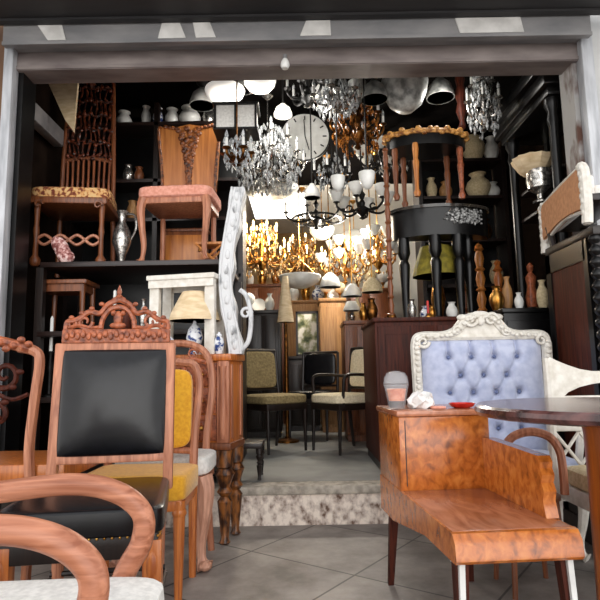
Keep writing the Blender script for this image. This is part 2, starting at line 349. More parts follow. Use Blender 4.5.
# ------------------------------------------------------------------ black leather chair
def leather_chair():
    t = thing('leather_chair', 'carved wooden chair with black leather back and seat, under a pierced crest', 'chair', (-.676, 1.87, 0), R(8.5))
    lean = lambda v: (v.x, v.y + max(0, v.z - .5) * .12, v.z)
    W, y = .206, .22
    fr = MB()
    for s in (-1, 1): fr.span((s * W - .018, y - .02, .5), (s * W + .018, y + .02, 1.045), .006)
    fr.span((-W, y - .018, .60), (W, y + .018, .63), .004).span((-W, y - .018, 1.015), (W, y + .018, 1.045), .004)
    fr.warp(lean).build('back_frame', PINKWOOD, t)
    vs, fs, n = [], [], 36
    for j in range(n + 1):
        for i in range(n + 1):
            u, v = -1 + 2 * i / n, -1 + 2 * j / n
            d_ = .022 * ((1 - u ** 8) * (1 - v ** 8)) ** .5 + .036 * (1 - u * u) * (1 - v * v)
            k = 1 - .012 * (abs(u * v) ** 6)
            vs.append((u * .198 * k, y - .012 - d_, .822 + v * .20 * k))
    for j in range(n):
        for i in range(n):
            a = j * (n + 1) + i; fs.append((a, a + 1, a + n + 2, a + n + 1))
    lb = MB(); lb.add(vs, fs); lb.span((-.198, y - .012, .622), (.198, y + .015, 1.022))
    lb.warp(lean).build('backrest', LEATHER, t, 60)
    cr = MB().span((-.22, y - .022, 1.03), (.22, y + .02, 1.085), .006)
    for i in range(19): cr.ball((-.2 + i * .0222, y - .024, 1.057 + .008 * (i % 2)), (.011, .008, .016))
    for s in (-1, 1):
        cr.tube(smooth([(s * .21, y, 1.085), (s * .205, y, 1.115), (s * .165, y, 1.125), (s * .12, y, 1.155), (s * .075, y, 1.15), (s * .045, y, 1.185), (0, y, 1.205)], 5), .011, 7)
        cr.tube(smooth([(s * .20, y, 1.09), (s * .16, y, 1.1), (s * .11, y, 1.09), (s * .06, y, 1.095)], 4), .009, 6)
        cr.scroll((s * .135, y, 1.115), .032, .008, 1.1, .009, 0, s)
        cr.scroll((s * .185, y, 1.105), .018, .005, 1.1, .008, 0, -s)
        cr.tube(smooth([(s * .07, y, 1.09), (s * .062, y, 1.13), (s * .035, y, 1.165), (0, y, 1.175)], 4), .011, 6)
        for k in range(4): cr.ball((s * (.19 - k * .04), y - .004, 1.132 + k * .018), (.012, .009, .009))
    cr.ball((0, y, 1.13), (.02, .014, .03)).ball((0, y, 1.1), (.035, .014, .014)).ball((0, y, 1.205), (.03, .012, .014)).ball((-.02, y, 1.15), .012).ball((.02, y, 1.15), .012)
    cr.lathe([(.012, 0), (.016, .012), (.008, .02), (.012, .03), (.005, .05), (.001, .06)], (0, y, 1.205), 8)
    cr.warp(lambda v: (v.x * .92, v.y, v.z + .014))
    cr.warp(lean).build('crest', CARVED, t)
    trap = lambda v: (v.x * (1 - .22 * (v.y + .25)), v.y, v.z)
    MB().pad((0, -.02, .505), (.48, .52, .085), .22).warp(trap).build('seat', LEATHER, t)
    fr = MB().span((-.222, -.25, .40), (.222, .235, .47), .006).warp(trap)
    fr.build('seat_frame', DARK, t)
    nh = MB()
    for i in range(22): nh.ball((-.22 + i * .021, -.254, .462), .0045, 6, 4)
    for i in range(20): nh.ball((.226, -.24 + i * .0235, .462), .0045, 6, 4)
    nh.warp(trap)
    nh.build('nailhead_trim', GOLD, t)
    for s in (-1, 1):
        MB().span((s * .205 - .027, -.252, .27), (s * .205 + .027, -.198, .45), .004).lathe(turned(.026, .28), (s * .205, -.225, 0), 12).ball((s * .205, -.254, .38), (.016, .008, .04)).ball((s * .205, -.254, .31), (.014, .007, .02)).build('leg', ORANGE, t)
        MB().tube([(s * .18, .22, .51), (s * .175, .235, .2), (s * .175, .265, 0)], [.022, .021, .017], 8).build('leg', PINKWOOD, t)
    MB().bar((-.2, .23, .22), (.2, .23, .22), .01).bar((-.2, -.23, .2), (-.2, .23, .2), .01).bar((.2, -.23, .2), (.2, .23, .2), .01).build('stretcher', DARK, t)
leather_chair()

# ------------------------------------------------------------------ yellow chair
def yellow_chair():
    t = thing('yellow_chair', 'wooden chair with mustard yellow seat and back, directly behind the leather chair', 'chair', (-.715, 2.51, 0), 0)
    lean = lambda v: (v.x, v.y + max(0, v.z - .5) * .06, v.z)
    MB().pad((0, -.0, .452), (.46, .36, .11), .22).build('seat', YELLOW, t)
    MB().span((-.215, -.165, .36), (.215, .16, .405), .006).build('seat_frame', ORANGE, t)
    f = MB()
    for s in (-1, 1):
        f.tube(smooth([(s * .2, .15, .40), (s * .205, .15, .65), (s * .222, .155, .85), (s * .2, .155, .955), (s * .14, .155, .975), (0, .155, .985)], 5), .02, 8)
    f.tube(smooth([(-.2, .15, .56), (0, .15, .57), (.2, .15, .56)], 4), .016, 8)
    f.warp(lean).build('back_frame', PINKWOOD, t)
    MB().pad((0, .145, .76), (.385, .06, .37), .3).warp(lean).build('backrest', YELLOW, t)
    for s in (-1, 1):
        MB().tube([(s * .2, -.14, .40), (s * .2, -.145, .0)], [.027, .016], 10).lathe([(.028, .34), (.032, .352), (.028, .365)], (s * .2, -.14, 0), 10).build('leg', ORANGE, t)
        MB().tube([(s * .2, .14, .42), (s * .2, .15, .0)], [.022, .016], 8).build('leg', ORANGE, t)
yellow_chair()

# ------------------------------------------------------------------ hoop back chair with white seat
def hoop_chair():
    t = thing('hoop_back_chair', 'hoop-backed chair with white seat and pale cabriole legs, third in the row', 'chair', (-.69, 2.89, 0), 0)
    MB().pad((0, -.0, .475), (.47, .34, .10), .3).build('seat', WHITEFAB, t)
    MB().span((-.215, -.16, .385), (.215, .155, .43), .01).build('seat_frame', PINKWOOD, t)
    lean = lambda v: (v.x, v.y + max(0, v.z - .5) * .06, v.z)
    MB().tube(smooth([(-.17, .14, .42), (-.175, .14, .6), (-.2, .14, .85), (-.175, .14, 1.01), (-.1, .14, 1.075), (0, .14, 1.09), (.1, .14, 1.075), (.175, .14, 1.01), (.2, .14, .85), (.175, .14, .6), (.17, .14, .42)], 6), .02, 8).warp(lean).build('back_frame', PINKWOOD, t)
    sp = MB().tube(smooth([(-.17, .14, .98), (-.08, .14, 1.0), (0, .14, .985), (.08, .14, 1.0), (.17, .14, .98)], 4), .013, 6)
    for s in (-1, 1):
        sp.scroll((s * .09, .14, 1.03), .03, .008, 1.2, .008, 0, s); sp.tube(smooth([(s * .04, .14, .98), (s * .055, .14, .8), (s * .03, .14, .6), (s * .04, .14, .46)], 5), .012, 6)
        sp.scroll((s * .1, .14, .66), .04, .01, 1.1, .009, 0, -s)
    sp.warp(lean).build('splat', CARVED, t)
    for s in (-1, 1):
        cabriole(s * .2, -.14, .42, s * .9, -.5, .043).ball((s * .222, -.16, .024), (.034, .042, .024)).build('leg', PALEWOOD, t)
        MB().tube(smooth([(s * .19, .13, .42), (s * .19, .13, .2), (s * .2, .15, 0)], 4), .018, 8).build('leg', PINKWOOD, t)
hoop_chair()

# ------------------------------------------------------------------ carved chair at the left edge, turned away
def carved_chair():
    t = thing('carved_back_chair', 'carved open-back chair cut by the left edge, turned away, with orange seat', 'chair', (-1.305, 2.48, 0), R(180))
    lean = lambda v: (v.x, v.y + max(0, v.z - .5) * .08, v.z)
    f = MB()
    for s in (-1, 1): f.tube(smooth([(s * .215, .2, .44), (s * .205, .2, .62), (s * .225, .2, .82), (s * .245, .2, .97), (s * .23, .2, 1.02), (s * .16, .2, 1.04)], 6), .021, 8)
    f.warp(lean).build('back_frame', PINKWOOD, t)
    cr = MB().tube(smooth([(-.21, .2, 1.03), (-.1, .2, 1.06), (0, .2, 1.08), (.1, .2, 1.06), (.21, .2, 1.03)], 5), .022, 8)
    for i in range(15): cr.ball((-.21 + i * .03, .222, 1.05 + .018 * math.sin(i * 1.7)), (.018, .01, .014))
    cr.warp(lean).build('crest', CARVED, t)
    sp = MB()
    for s in (-1, 1):
        sp.scroll((s * .105, .2, .93), .065, .012, 1.4, .013, 0, s); sp.scroll((s * .07, .2, .77), .05, .012, 1.2, .012, 1, -s)
        sp.tube(smooth([(s * .03, .2, 1.05), (s * .05, .2, .85), (s * .02, .2, .65), (s * .06, .2, .5)], 5), .014, 6)
        sp.tube(smooth([(s * .2, .2, .85), (s * .13, .2, .83), (s * .05, .2, .87)], 4), .009, 6)
        for k in range(5): sp.ball((s * (.05 + .03 * k), .21, .7 + .06 * k), (.018, .01, .012))
    sp.ball((0, .2, .86), (.035, .016, .06)).ball((0, .2, .68), (.03, .014, .04))
    sp.warp(lean).build('splat', REDWOOD, t)
    MB().span((-.34, -.25, .50), (.34, .185, .567), .008).build('seat_frame', ORANGE, t)
    MB().pad((0, -.03, .552), (.56, .36, .03), .3).build('seat', LEATHER, t)
    for s in (-1, 1):
        MB().lathe(turned(.026, .45), (s * .24, -.22, 0), 12).build('leg', BROWN, t)
        MB().tube([(s * .215, .19, .49), (s * .22, .23, 0)], [.024, .018], 8).build('leg', BROWN, t)
carved_chair()

# ------------------------------------------------------------------ chest on the left with its load
CHZ, CHR = 1.03, R(-12)
CHC = Vector((XP(229, 3.10, .8), 3.10, 0))          # its front right corner
def CH(lx, ly): return CHC + Matrix.Rotation(CHR, 3, 'Z') @ Vector((lx, ly, 0))
def chest():
    hx, hy = .285, .125
    t = thing('chest_of_drawers', 'carved chest of drawers on turned legs beside the shop step', 'chest', CH(-hx, hy), CHR)
    y0, y1 = -hy, hy
    MB().span((hx - .004, y0 + .03, .56), (hx + .006, y0 + .06, .97), .003).span((hx - .004, y1 - .06, .56), (hx + .006, y1 - .03, .97), .003).build('side_stile', PINKWOOD, t)
    MB().span((-hx, y0 + .015, .52), (hx, y1, .99), .004).build('body', ORANGE, t)
    MB().span((-hx - .015, y0 - .012, .99), (hx + .015, y1, CHZ), .008).build('chest_top', ORANGE, t)
    MB().span((-hx - .012, y0 - .008, .50), (hx + .012, y1, .54), .008).build('plinth', BROWN, t)
    for s in (-1, 1):
        c_ = s * (hx - .035)
        MB().span((c_ - .035, y0 - .006, .54), (c_ + .035, y0 + .03, .99), .004).lathe([(.014, .56), (.02, .6), (.022, .75), (.018, .9), (.024, .96)], (c_, y0 - .004, 0), 10).build('pilaster', PINKWOOD, t)
    for z0, z1 in ((.55, .69), (.70, .84), (.85, .98)):
        dr = MB().span((-hx + .075, y0 + .002, z0), (hx - .075, y0 + .02, z1), .004)
        for i in range(9): dr.ball((-hx + .12 + i * (2 * hx - .24) / 8, y0 + .002, (z0 + z1) / 2 + .02 * math.sin(i * 2)), (.022, .009, .02))
        d = dr.build('drawer', CARVED, t)
        for s in (-1, 1):
            MB().ball((s * hx * .45, y0 - .012, (z0 + z1) / 2), .014).build('knob', GOLD, d)
    for sx in (-1, 1):
        for yy in (y0 + .03, y1 - .04):
            MB().lathe(turned(.04, .5), (sx * (hx - .035), yy, 0), 12).build('leg', DARKWALNUT, t)
    ap = MB()
    for i in range(14): ap.ball((-hx + .06 + i * (2 * hx - .12) / 13, y0 + .01, .485 - .02 * abs(math.sin(i * .9))), (.026, .01, .02))
    ap.build('carved_apron', CARVED, t)
chest()
def bottle(loc, label, h=.18, r=.03, m=BLACKG, labelm=None, lab=True):
    t = thing('bottle', label, 'bottle', loc)
    MB().lathe([(r * .9, 0), (r, .01), (r, h * .6), (r * .9, h * .68), (r * .36, h * .8), (r * .34, h * .97), (r * .4, h)], seg=14).build('bottle_body', m, t)
    if lab: MB().lathe([(r * 1.02, h * .15), (r * 1.02, h * .5)], seg=14).build('paper_label', SILVER, t)
bottle((XP(237, 3.55, .3), 3.55, ZF), 'dark bottle with pale label standing on the step beside the chest', .17, .026)
xb = XP(243, 3.72, .3)
t = thing('foot_stool', 'small dark wooden stool on the step edge right of the chest', 'stool', (xb + .03, 3.78, ZF))
MB().span((-.1, -.11, .2), (.1, .11, .235), .006).build('seat', DARK, t)
for sx in (-1, 1):
    for sy in (-1, 1): MB().lathe(turned(.018, .2), (sx * .08, sy * .09, 0), 10).build('leg', DARK, t)

# white side table on the chest, lamp under it, porcelain
x0, x1 = XP(153, 3.3, 1.4), XP(220, 3.3, 1.4)
WTZ = ZP(275, 3.2, 190)
t = thing('side_table', 'white painted side table standing on the chest over the fabric lamp', 'table', CH(-.30, .125) + Vector((0, 0, CHZ)), CHR)
h = WTZ - CHZ; w = (x1 - x0) / 2
MB().span((-w - .01, -.13, h - .03), (w + .01, .118, h), .005).build('tabletop', WHITEP, t)
MB().span((-w, -.12, h - .075), (w, -.10, h - .03)).span((-w, .09, h - .075), (w, .11, h - .03)).build('apron', WHITEP, t)
for sx in (-1, 1):
    for sy in (-1, 1): MB().span((sx * (w - .03) - .03, sy * .085 - .02, 0), (sx * (w - .03) + .03, sy * .085 + .02, h - .03), .004).build('leg', WHITEP, t)
def table_lamp(loc, label, sr0, sr1, sh, bh, shade_m, base_m, br=.06, group=None, sides=28):
    t = thing('table_lamp', label, 'lamp', loc)
    MB().lathe([(br * .8, 0), (br * .85, .01), (br * .5, .02), (br * .7, bh * .25), (br, bh * .5), (br * .75, bh * .75), (br * .3, bh * .9), (.008, bh), (.008, bh + sh * .6)], seg=16).build('lamp_base', base_m, t)
    n = lambda a: 1 + .012 * math.cos(a * 14)
    MB().lathe([(sr0, bh), (sr0 * .86 + sr1 * .14, bh + sh * .25), ((sr0 + sr1) * .49, bh + sh * .6), (sr1, bh + sh), (sr1 - .004, bh + sh), (sr0 - .006, bh)], seg=sides * 2, wob=n).build('lamp_shade', shade_m, t)
zb, zt = ZP(322, 3.3, 195), ZP(294, 3.3, 195)
table_lamp((XP(195, 3.24, 1.3), 3.235, CHZ), 'parchment-shaded lamp under the white side table on the chest', .15, .075, zt - zb, zb - CHZ, SHADE, PORC, .05)
for px, lab, r_, hh in ((172, 'left small blue and white jar below the parchment lampshade', .035, .1), (221, 'right small blue and white jar below the parchment lampshade', .03, .12)):
    x = XP(px, 3.24, 1.1)
    t = thing('ginger_jar', lab, 'jar', (x, 3.2 if px < 200 else 3.16, CHZ))
    MB().lathe([(r_ * .6, 0), (r_ * .7, .005), (r_, hh * .5), (r_ * .8, hh * .75), (r_ * .5, hh * .82), (r_ * .5, hh * .88)], seg=14).build('jar_body', PORC, t)
    MB().lathe([(r_ * .6, hh * .86), (r_ * .5, hh * .95), (.006, hh), (.008, hh * 1.06)], seg=14).build('lid', PORC, t)
# white carved upright
def white_upright():
    d = 3.2
    q = []
    path = [(236, 352), (233, 330), (228, 305), (226, 280), (228, 255), (232, 228), (236, 205), (238, 188)]
    pts = [P(a, b, d) for a, b in path]
    loc = Vector((pts[0].x, d, CHZ))
    t = thing('carved_mirror_frame', 'tall bowed white carved frame standing upright on the chest corner', 'frame', loc)
    q = smooth([p - loc for p in pts], 5); q[0].z = 0.0
    w = lambda i: .042 - .01 * i / len(q)
    f = MB()
    n = len(q)
    L_ = [(p.x - .042 + .012 * math.sin(i * .55) * .3, p.z) for i, p in enumerate(q)]
    R_ = [(p.x + .036 + .01 * math.sin(i * .8), p.z) for i, p in enumerate(q)]
    f.prism(L_ + R_[::-1], -.02, .1)
    f.build('frame_board', GREYWHITE, t)
    c_ = MB()
    for i in range(2, n - 1, 3):
        p = q[i]
        c_.ball((p.x, -.02, p.z), (.016, .009, .03))
    c_.tube([(p.x - .034, -.022, p.z) for p in q], .008, 6).tube([(p.x + .03, -.022, p.z) for p in q], .007, 6)
    c_.build('carved_relief', GREYWHITE, t)
    a = P(243, 330, d) - loc
    s_ = MB().tube(smooth([(a.x - .02, .02, a.z - .12), (a.x + .03, .02, a.z - .06), (a.x + .045, .02, a.z + .08), (a.x + .02, .02, a.z + .2), (a.x - .02, .02, a.z + .24)], 6), .014, 8)
    s_.scroll((a.x + .015, .02, a.z + .1), .035, .01, 1.2, .011)
    s_.build('side_scroll', GREYWHITE, t)
white_upright()

# ------------------------------------------------------------------ dark display rack with chairs on it
RY0, RY1 = 3.62, 4.38
RZ = ZP(262, 3.66, 120)
def rack():
    x0, x1 = -1.74, -.49
    cx = (x0 + x1) / 2; t = thing('display_rack', 'dark wooden shelving carrying two chairs high behind the left chairs', 'shelving', (cx, 4.0, ZF))
    hx = (x1 - x0) / 2; H = RZ - ZF
    for z in (.04, .52, .95, H - .035): MB().span((-hx, -.38, z), (hx, .38, z + .035), .003).build('shelf', DARKX, t)
    for sx in (-1, 1):
        for sy in (-1, 1): MB().span((sx * hx - .025, sy * .35 - .025, 0), (sx * hx + .025, sy * .35 + .025, H - .035)).build('upright', DARK, t)
    MB().span((-hx, .38, 0), (hx, .395, H)).build('back_panel', BLACKW, t)
rack()
SH = [ZF + .04 + .035, ZF + .52 + .035, ZF + .95 + .035]
# a dark tea table standing in front top and a brown one
def small_table(x0, x1, y0, y1, z0, z1, label, m, name='occasional_table', th=.03):
    cx, cy = (x0 + x1) / 2, (y0 + y1) / 2; w, dd, h = (x1 - x0) / 2, (y1 - y0) / 2, z1 - z0
    t = thing(name, label, 'table', (cx, cy, z0))
    MB().span((-w, -dd, h - th), (w, dd, h), .006).build('tabletop', m, t)
    MB().span((-w + .03, -dd + .02, h - th - .05), (w - .03, dd - .02, h - th)).build('apron', m, t)
    for sx in (-1, 1):
        for sy in (-1, 1): MB().tube([(sx * (w - .04), sy * (dd - .04), h - th), (sx * (w - .035), sy * (dd - .035), 0)], [.02, .012], 8).build('leg', m, t)
    return t
z1 = ZP(279, 3.68, 55)
small_table(XP(36, 3.7, z1), XP(87, 3.7, z1), 3.69, 3.95, SH[2], z1, 'brown wooden occasional table on the left end of the rack below the floral chair', BROWN)
def shelf_candle(px, py, d, z, label, m, r=.016):
    h = ZP(py, d, px) - z
    t = thing('candlestick', label, 'candlestick', (XP(px, d, z), d, z))
    MB().lathe([(.035, 0), (.035, .008), (.012, .02), (.01, h * .3), (.016, h * .35), (.009, h * .5), (.018, h * .56)], seg=12).build('stick', m, t)
    MB().lathe([(r * .75, h * .55), (r * .7, h * .97), (.003, h)], seg=10).build('candle', OPAL, t)
shelf_candle(38, 322, 3.72, SH[1], 'dark candlestick with white candle at the left end of the rack', IRON)
shelf_candle(49, 316, 3.72, SH[1], 'dark candlestick with white candle, second from the left of the rack', IRON)
shelf_candle(114, 290, 3.70, SH[2], 'pale pointed ornament rising behind the crest of the leather chair', IRON)
def vase(loc, label, r, h, m, cat='vase', neck=.4, name='vase'):
    o = MB().lathe([(r * .55, 0), (r * .6, h * .03), (r * .9, h * .25), (r, h * .45), (r * .85, h * .65), (r * neck, h * .82), (r * neck, h * .92), (r * (neck + .2), h), (r * (neck + .1), h * .99), (r * neck * .7, h * .9)], seg=18).build(name, m, loc=loc)
    return tag(o, label, cat)
vase((XP(84, 3.72, 1.0), 3.72, SH[1]), 'dark brown vase on the rack behind the leather chair crest', .06, .24, BROWN)
vase((XP(126, 3.72, 1.4), 3.74, SH[2]), 'dark bulbous vase on the upper rack shelf right of the pale ornament', .05, .2, REDWOOD)
vase((XP(143, 3.72, 1.4), 3.74, SH[2]), 'silvery slender vase on the upper rack shelf near the white table', .035, .22, SILVER)
vase((XP(62, 3.72, 1.4), 3.8, SH[1]), 'pale grey vase on the rack shelf third from its left end', .05, .25, SILVER)

DARKCARVE = noise_mat('dark_carved_wood', (26, 12, 8), (128, 62, 36), (40, 40, 40), 3, .4, .65, .3, bump=.4)
GINGERW = wood('ginger_spindle_wood', (84, 40, 18), (160, 88, 44), 'z', .35)
def floral_chair():
    d0 = 3.74
    xc = XP(72, d0, RZ + .45)
    t = thing('carved_chair', 'tall carved chair with spindle back and floral seat, up on the left rack', 'chair', (xc - .055, d0 + .24, RZ), R(7))
    zs = ZP(196, d0, 72) - RZ; ztop = ZP(84, d0 + .5, 90) - RZ
    MB().pad((0, 0, zs + .03), (.57, .48, .1), .3).warp(lambda v: (v.x * (1 - .3 * (v.y + .24)), v.y, v.z)).build('seat', FLORAL, t)
    f = MB().span((-.26, -.24, zs - .05), (.26, .24, zs), .01)
    for s in (-1, 1): f.scroll((s * .2, -.24, zs - .06), .03, .01, 1, .01)
    f.build('seat_frame', BROWN, t)
    b = MB()
    for s in (-1, 1): b.tube([(s * .2, .24, zs - .05), (s * .195, .25, zs + .4), (s * .17, .27, ztop)], .017, 8)
    b.span((-.2, .235, zs + .06), (.2, .265, zs + .1)).tube(smooth([(-.19, .26, zs + .45), (0, .26, zs + .48), (.19, .26, zs + .45)], 4), .015, 6)
    b.build('back_frame', BROWN, t)
    for i in range(9):
        x = -.16 + i * .04
        MB().tube([(x, .25, zs + .09), (x, .25, zs + .2), (x, .255, zs + .3), (x * 1.02, .26, zs + .46)], [.009, .013, .009, .011], 7).build('spindle', GINGERW, t)
    cv = MB()
    random.seed(3)
    zc0, zc1 = zs + .46, ztop - .02
    for i in range(9):
        x = -.16 + i * .04
        cv.tube([(x + .012 * math.sin(k * 1.3 + i), .255, zc0 + (zc1 - zc0) * k / 10) for k in range(11)], [.008 + .004 * math.sin(k * 2 + i) for k in range(11)], 6)
    for j in range(6):
        z = zc0 + .03 + j * (zc1 - zc0 - .05) / 5
        cv.tube([(-.17 + .34 * k / 12, .255, z + .012 * math.sin(k * 1.9 + j)) for k in range(13)], .009, 6)
        for i in range(9): cv.ball((-.16 + i * .04 + .01 * math.sin(j * 3 + i), .245, z + .02 * math.sin(i * 2.2)), (random.uniform(.012, .02), .014, random.uniform(.012, .022)), 7, 5)
    for s in (-1, 1): cv.lathe([(.016, 0), (.02, .02), (.012, .04), (.006, .08)], (s * .17, .27, ztop - .015), 8)
    cv.lathe([(.03, 0), (.04, .03), (.02, .06), (.004, .1)], (0, .26, ztop - .04), 8)
    cv.build('carved_crest', DARKCARVE, t)
    for s in (-1, 1):
        MB().lathe([(.02, 0), (.036, .02), (.036, .05), (.018, .08), (.016, .2), (.022, .25), (.016, .3), (.022, zs - .05)], (s * .22, -.2, 0), 12).build('leg', BROWN, t)
        MB().tube([(s * .2, .24, zs), (s * .21, .26, 0)], .018, 8).build('leg', BROWN, t)
    st = MB()
    for k in range(4):
        for s in (-1, 1):
            st.tube(smooth([(-.22 + k * .11, -.2, .19), (-.165 + k * .11, -.2, .19 + s * .035), (-.11 + k * .11, -.2, .19)], 4), .011, 6)
    st.build('stretcher', PINKWOOD, t)
    # cloth bundle below
    o = MB().sup((0, 0, .09), (.05, .04, .1), .8, .8, 14, 10, Matrix.Rotation(R(-24), 3, 'Y')).ball((.035, 0, .045), (.05, .04, .045)).ball((-.045, -.01, .14), (.03, .03, .05)).build('cloth_bundle', FLORALP, loc=(XP(62, d0 - .07, RZ + .1), d0 - .06, RZ))
    tag(o, 'pink and white crumpled cloth bundle under the floral seated chair', 'cloth')
FLORALP = noise_mat('pink_floral_cloth', (120, 66, 62), (226, 196, 190), (40, 40, 40), 4, .4, .6, .9, c3=(186, 132, 126))
floral_chair()
DARKGINGER = noise_mat('dark_ginger_carving', (60, 28, 12), (150, 86, 42), (40, 40, 40), 3, .35, .65, .35, bump=.4)
def pink_chair():
    d0 = 3.74
    xc = XP(174, d0, RZ + .45)
    t = thing('salmon_chair', 'wooden chair with salmon pink seat and tall brown carved back, on the rack', 'chair', (xc + .005, d0 + .22, RZ), R(-3))
    zs = ZP(194, d0, 174) - RZ; ztop = ZP(126, d0 + .42, 192) - RZ
    MB().pad((0, 0, zs + .025), (.54, .46, .095), .3).build('seat', PINKFAB, t)
    MB().span((-.24, -.21, zs - .06), (.24, .21, zs - .005), .012).build('seat_frame', PINKWOOD, t)
    ol = [(-.19, zs + .02), (.2, zs + .02), (.228, zs + .3), (.25, ztop - .03), (.23, ztop), (.1, ztop - .005), (0, ztop + .015), (-.1, ztop - .005), (-.23, ztop), (-.25, ztop - .03), (-.215, zs + .3)]
    MB().prism(ol, .2, .23).build('backrest', TANBACK, t)
    cv = MB()
    for i in range(60):
        v = i / 59; u = math.sin(i * 2.4) * (.008 + .085 * v * v)
        cv.ball((u, .196, zs + .2 + v * (ztop - zs - .22)), (.018 + .008 * v, .012, .024), 7, 5)
    for s in (-1, 1):
        for k in range(4): cv.ball((s * (.1 + .03 * k), .196, ztop - .02 + .006 * k), (.022, .012, .016))
        cv.tube(smooth([(s * .215, .2, zs), (s * .212, .2, zs + .3), (s * .245, .2, ztop - .05), (s * .225, .2, ztop)], 4), .013, 6)
    cv.build('carved_relief', DARKGINGER, t)
    for s in (-1, 1):
        cabriole(s * .22, -.19, zs - .02, s * .8, -.6, .03).build('leg', PINKWOOD, t)
        MB().tube(smooth([(s * .2, .2, zs), (s * .2, .2, .2), (s * .22, .25, 0)], 3), .02, 8).build('leg', PINKWOOD, t)
TANBACK = wood('brown_back_veneer', (150, 84, 30), (200, 128, 62), 'z', .4, .1, 30)
pink_chair()
xb = XP(183, 4.2, RZ + .2)
t = thing('bedside_cabinet', 'brown wooden bedside cabinet behind the legs of the salmon chair', 'cabinet', (xb, 4.305, RZ))
MB().span((-.17, -.055, .02), (.17, .07, .36), .004).build('body', BROWN, t)
MB().span((-.185, -.065, .36), (.185, .07, .385), .006).build('cabinet_top', BROWN, t)
d_ = MB().span((-.15, -.065, .05), (.15, -.055, .33), .004).build('door', TANBACK, t)
MB().ball((.12, -.07, .2), .011).build('knob', GOLD, d_)
for sx in (-1, 1):
    for sy in (-1, 1): MB().span((sx * .14 - .015, sy * .04 - .01, 0), (sx * .14 + .015, sy * .04 + .01, .03)).build('foot', DARK, t)
t = thing('silver_ewer', 'tarnished silver ewer standing between the two raised chairs', 'ewer', (XP(121, 3.9, RZ + .2), 3.92, RZ))
MB().lathe([(.05, 0), (.055, .01), (.02, .05), (.03, .1), (.07, .2), (.06, .28), (.025, .35), (.03, .4), (.045, .43), (.035, .425), (.015, .35)], seg=18).build('ewer_body', SILVER, t)
MB().tube(smooth([(.03, 0, .41), (.09, 0, .4), (.1, 0, .3), (.065, 0, .22)], 4), .008, 6).build('handle', SILVER, t)
t = thing('turned_post', 'brown turned post with scroll foot at the far left above the rack', 'post', (XP(19, 3.68, 2.3), 3.66, ZF))
hp = ZP(104, 3.66, 20) - ZF
MB().lathe([(.03, 0), (.03, 1.5), (.018, 1.55), (.022, 1.7), (.016, 1.9), (.026, 2.0), (.016, 2.05), (.02, hp - .15), (.03, hp - .08), (.012, hp - .03), (.002, hp)], seg=12).build('shaft', BROWN, t)
MB().scroll((0, -.02, ZP(186, 3.66, 20) - ZF), .045, .012, 1.2, .014).build('scroll', PINKWOOD, t)
t = thing('spindle_stool', 'thin brown stool with crossed legs under the right side of the salmon chair', 'stool', (XP(212, 4.05, RZ + .1), 3.98, RZ))
MB().span((-.1, -.08, .17), (.1, .08, .19), .004).build('seat', TANBACK, t)
for sy in (-1, 1):
    MB().bar((-.1, sy * .06, 0), (.1, sy * .06, .18), .009).build('leg', GOLDWOOD, t); MB().bar((.1, sy * .075, 0), (-.1, sy * .075, .18), .009).build('leg', GOLDWOOD, t)

# storage behind: tall dark cupboard filling the space above the rack with shelves of pale ware
def wall_shelf():
    x0, x1 = -1.98, -.5
    t = thing('wall_cupboard', 'tall dark cupboard with ware shelves behind the two raised chairs', 'cupboard', ((x0 + x1) / 2, 4.75, ZF))
    hx = (x1 - x0) / 2; H = 3.08
    MB().span((-hx, .13, 0), (hx, .15, H)).build('back_panel', BLACKW, t)
    for sx in (-1, 0, 1): MB().span((sx * hx - .02, -.15, 0), (sx * hx + .02, .13, H)).build('upright', DARK, t)
    for z in (.3, .9, 1.5, 2.0, 2.35, 2.87): MB().span((-hx, -.15, z), (hx, .13, z + .03)).build('shelf', DARKX, t)
    return [ZF + z + .03 for z in (1.5, 2.0, 2.35, 2.87)]
WSH = wall_shelf()
for px, z, r, h, m, l in ((128, 2, .05, .16, SILVER, 'silvery small vase on the cupboard shelf between the two raised chairs'),
                          (139, 2, .045, .14, BROWN, 'brown pot on the cupboard shelf close to the brown chair back'),
                          (132, 1, .05, .18, TAN, 'tan jar on the lower cupboard shelf between the raised chairs'),
                          (124, 3, .07, .14, OPAL, 'white round bowl at the cupboard top beside the carved chair back'),
                          (190, 3, .1, .17, OPAL, 'wide white tureen at the cupboard top over the brown chair back'),
                          (172, 3, .065, .16, OPAL, 'white pot at the cupboard top left of the wide tureen'),
                          (209, 3, .06, .18, SILVER, 'silvery pot at the right end of the cupboard top'),
                          (146, 3, .045, .19, OPAL, 'slim white vase at the cupboard top nearest the carved chair back'),
                          (158, 3, .05, .17, PORC, 'blue and white vase at the cupboard top left of the white pot')):
    vase((XP(px, 4.7, WSH[z]), 4.7, WSH[z]), l, r, h, m, 'jar' if 'jar' in l else ('bowl' if 'bowl' in l else ('pot' if 'pot' in l else ('tureen' if 'tureen' in l else 'vase'))), .6)
# panel lampshade at upper left
c = P(62, 105, 3.95)
o = MB().prism([(-.11, .18), (.12, .2), (.1, -.22), (.03, -.12)], -.012, .012)
o = o.build('canvas_panel', SHADE, loc=(c.x, 3.95, c.z)); tag(o, 'pale yellowish canvas panel hanging at the upper left behind the lintel', 'panel')

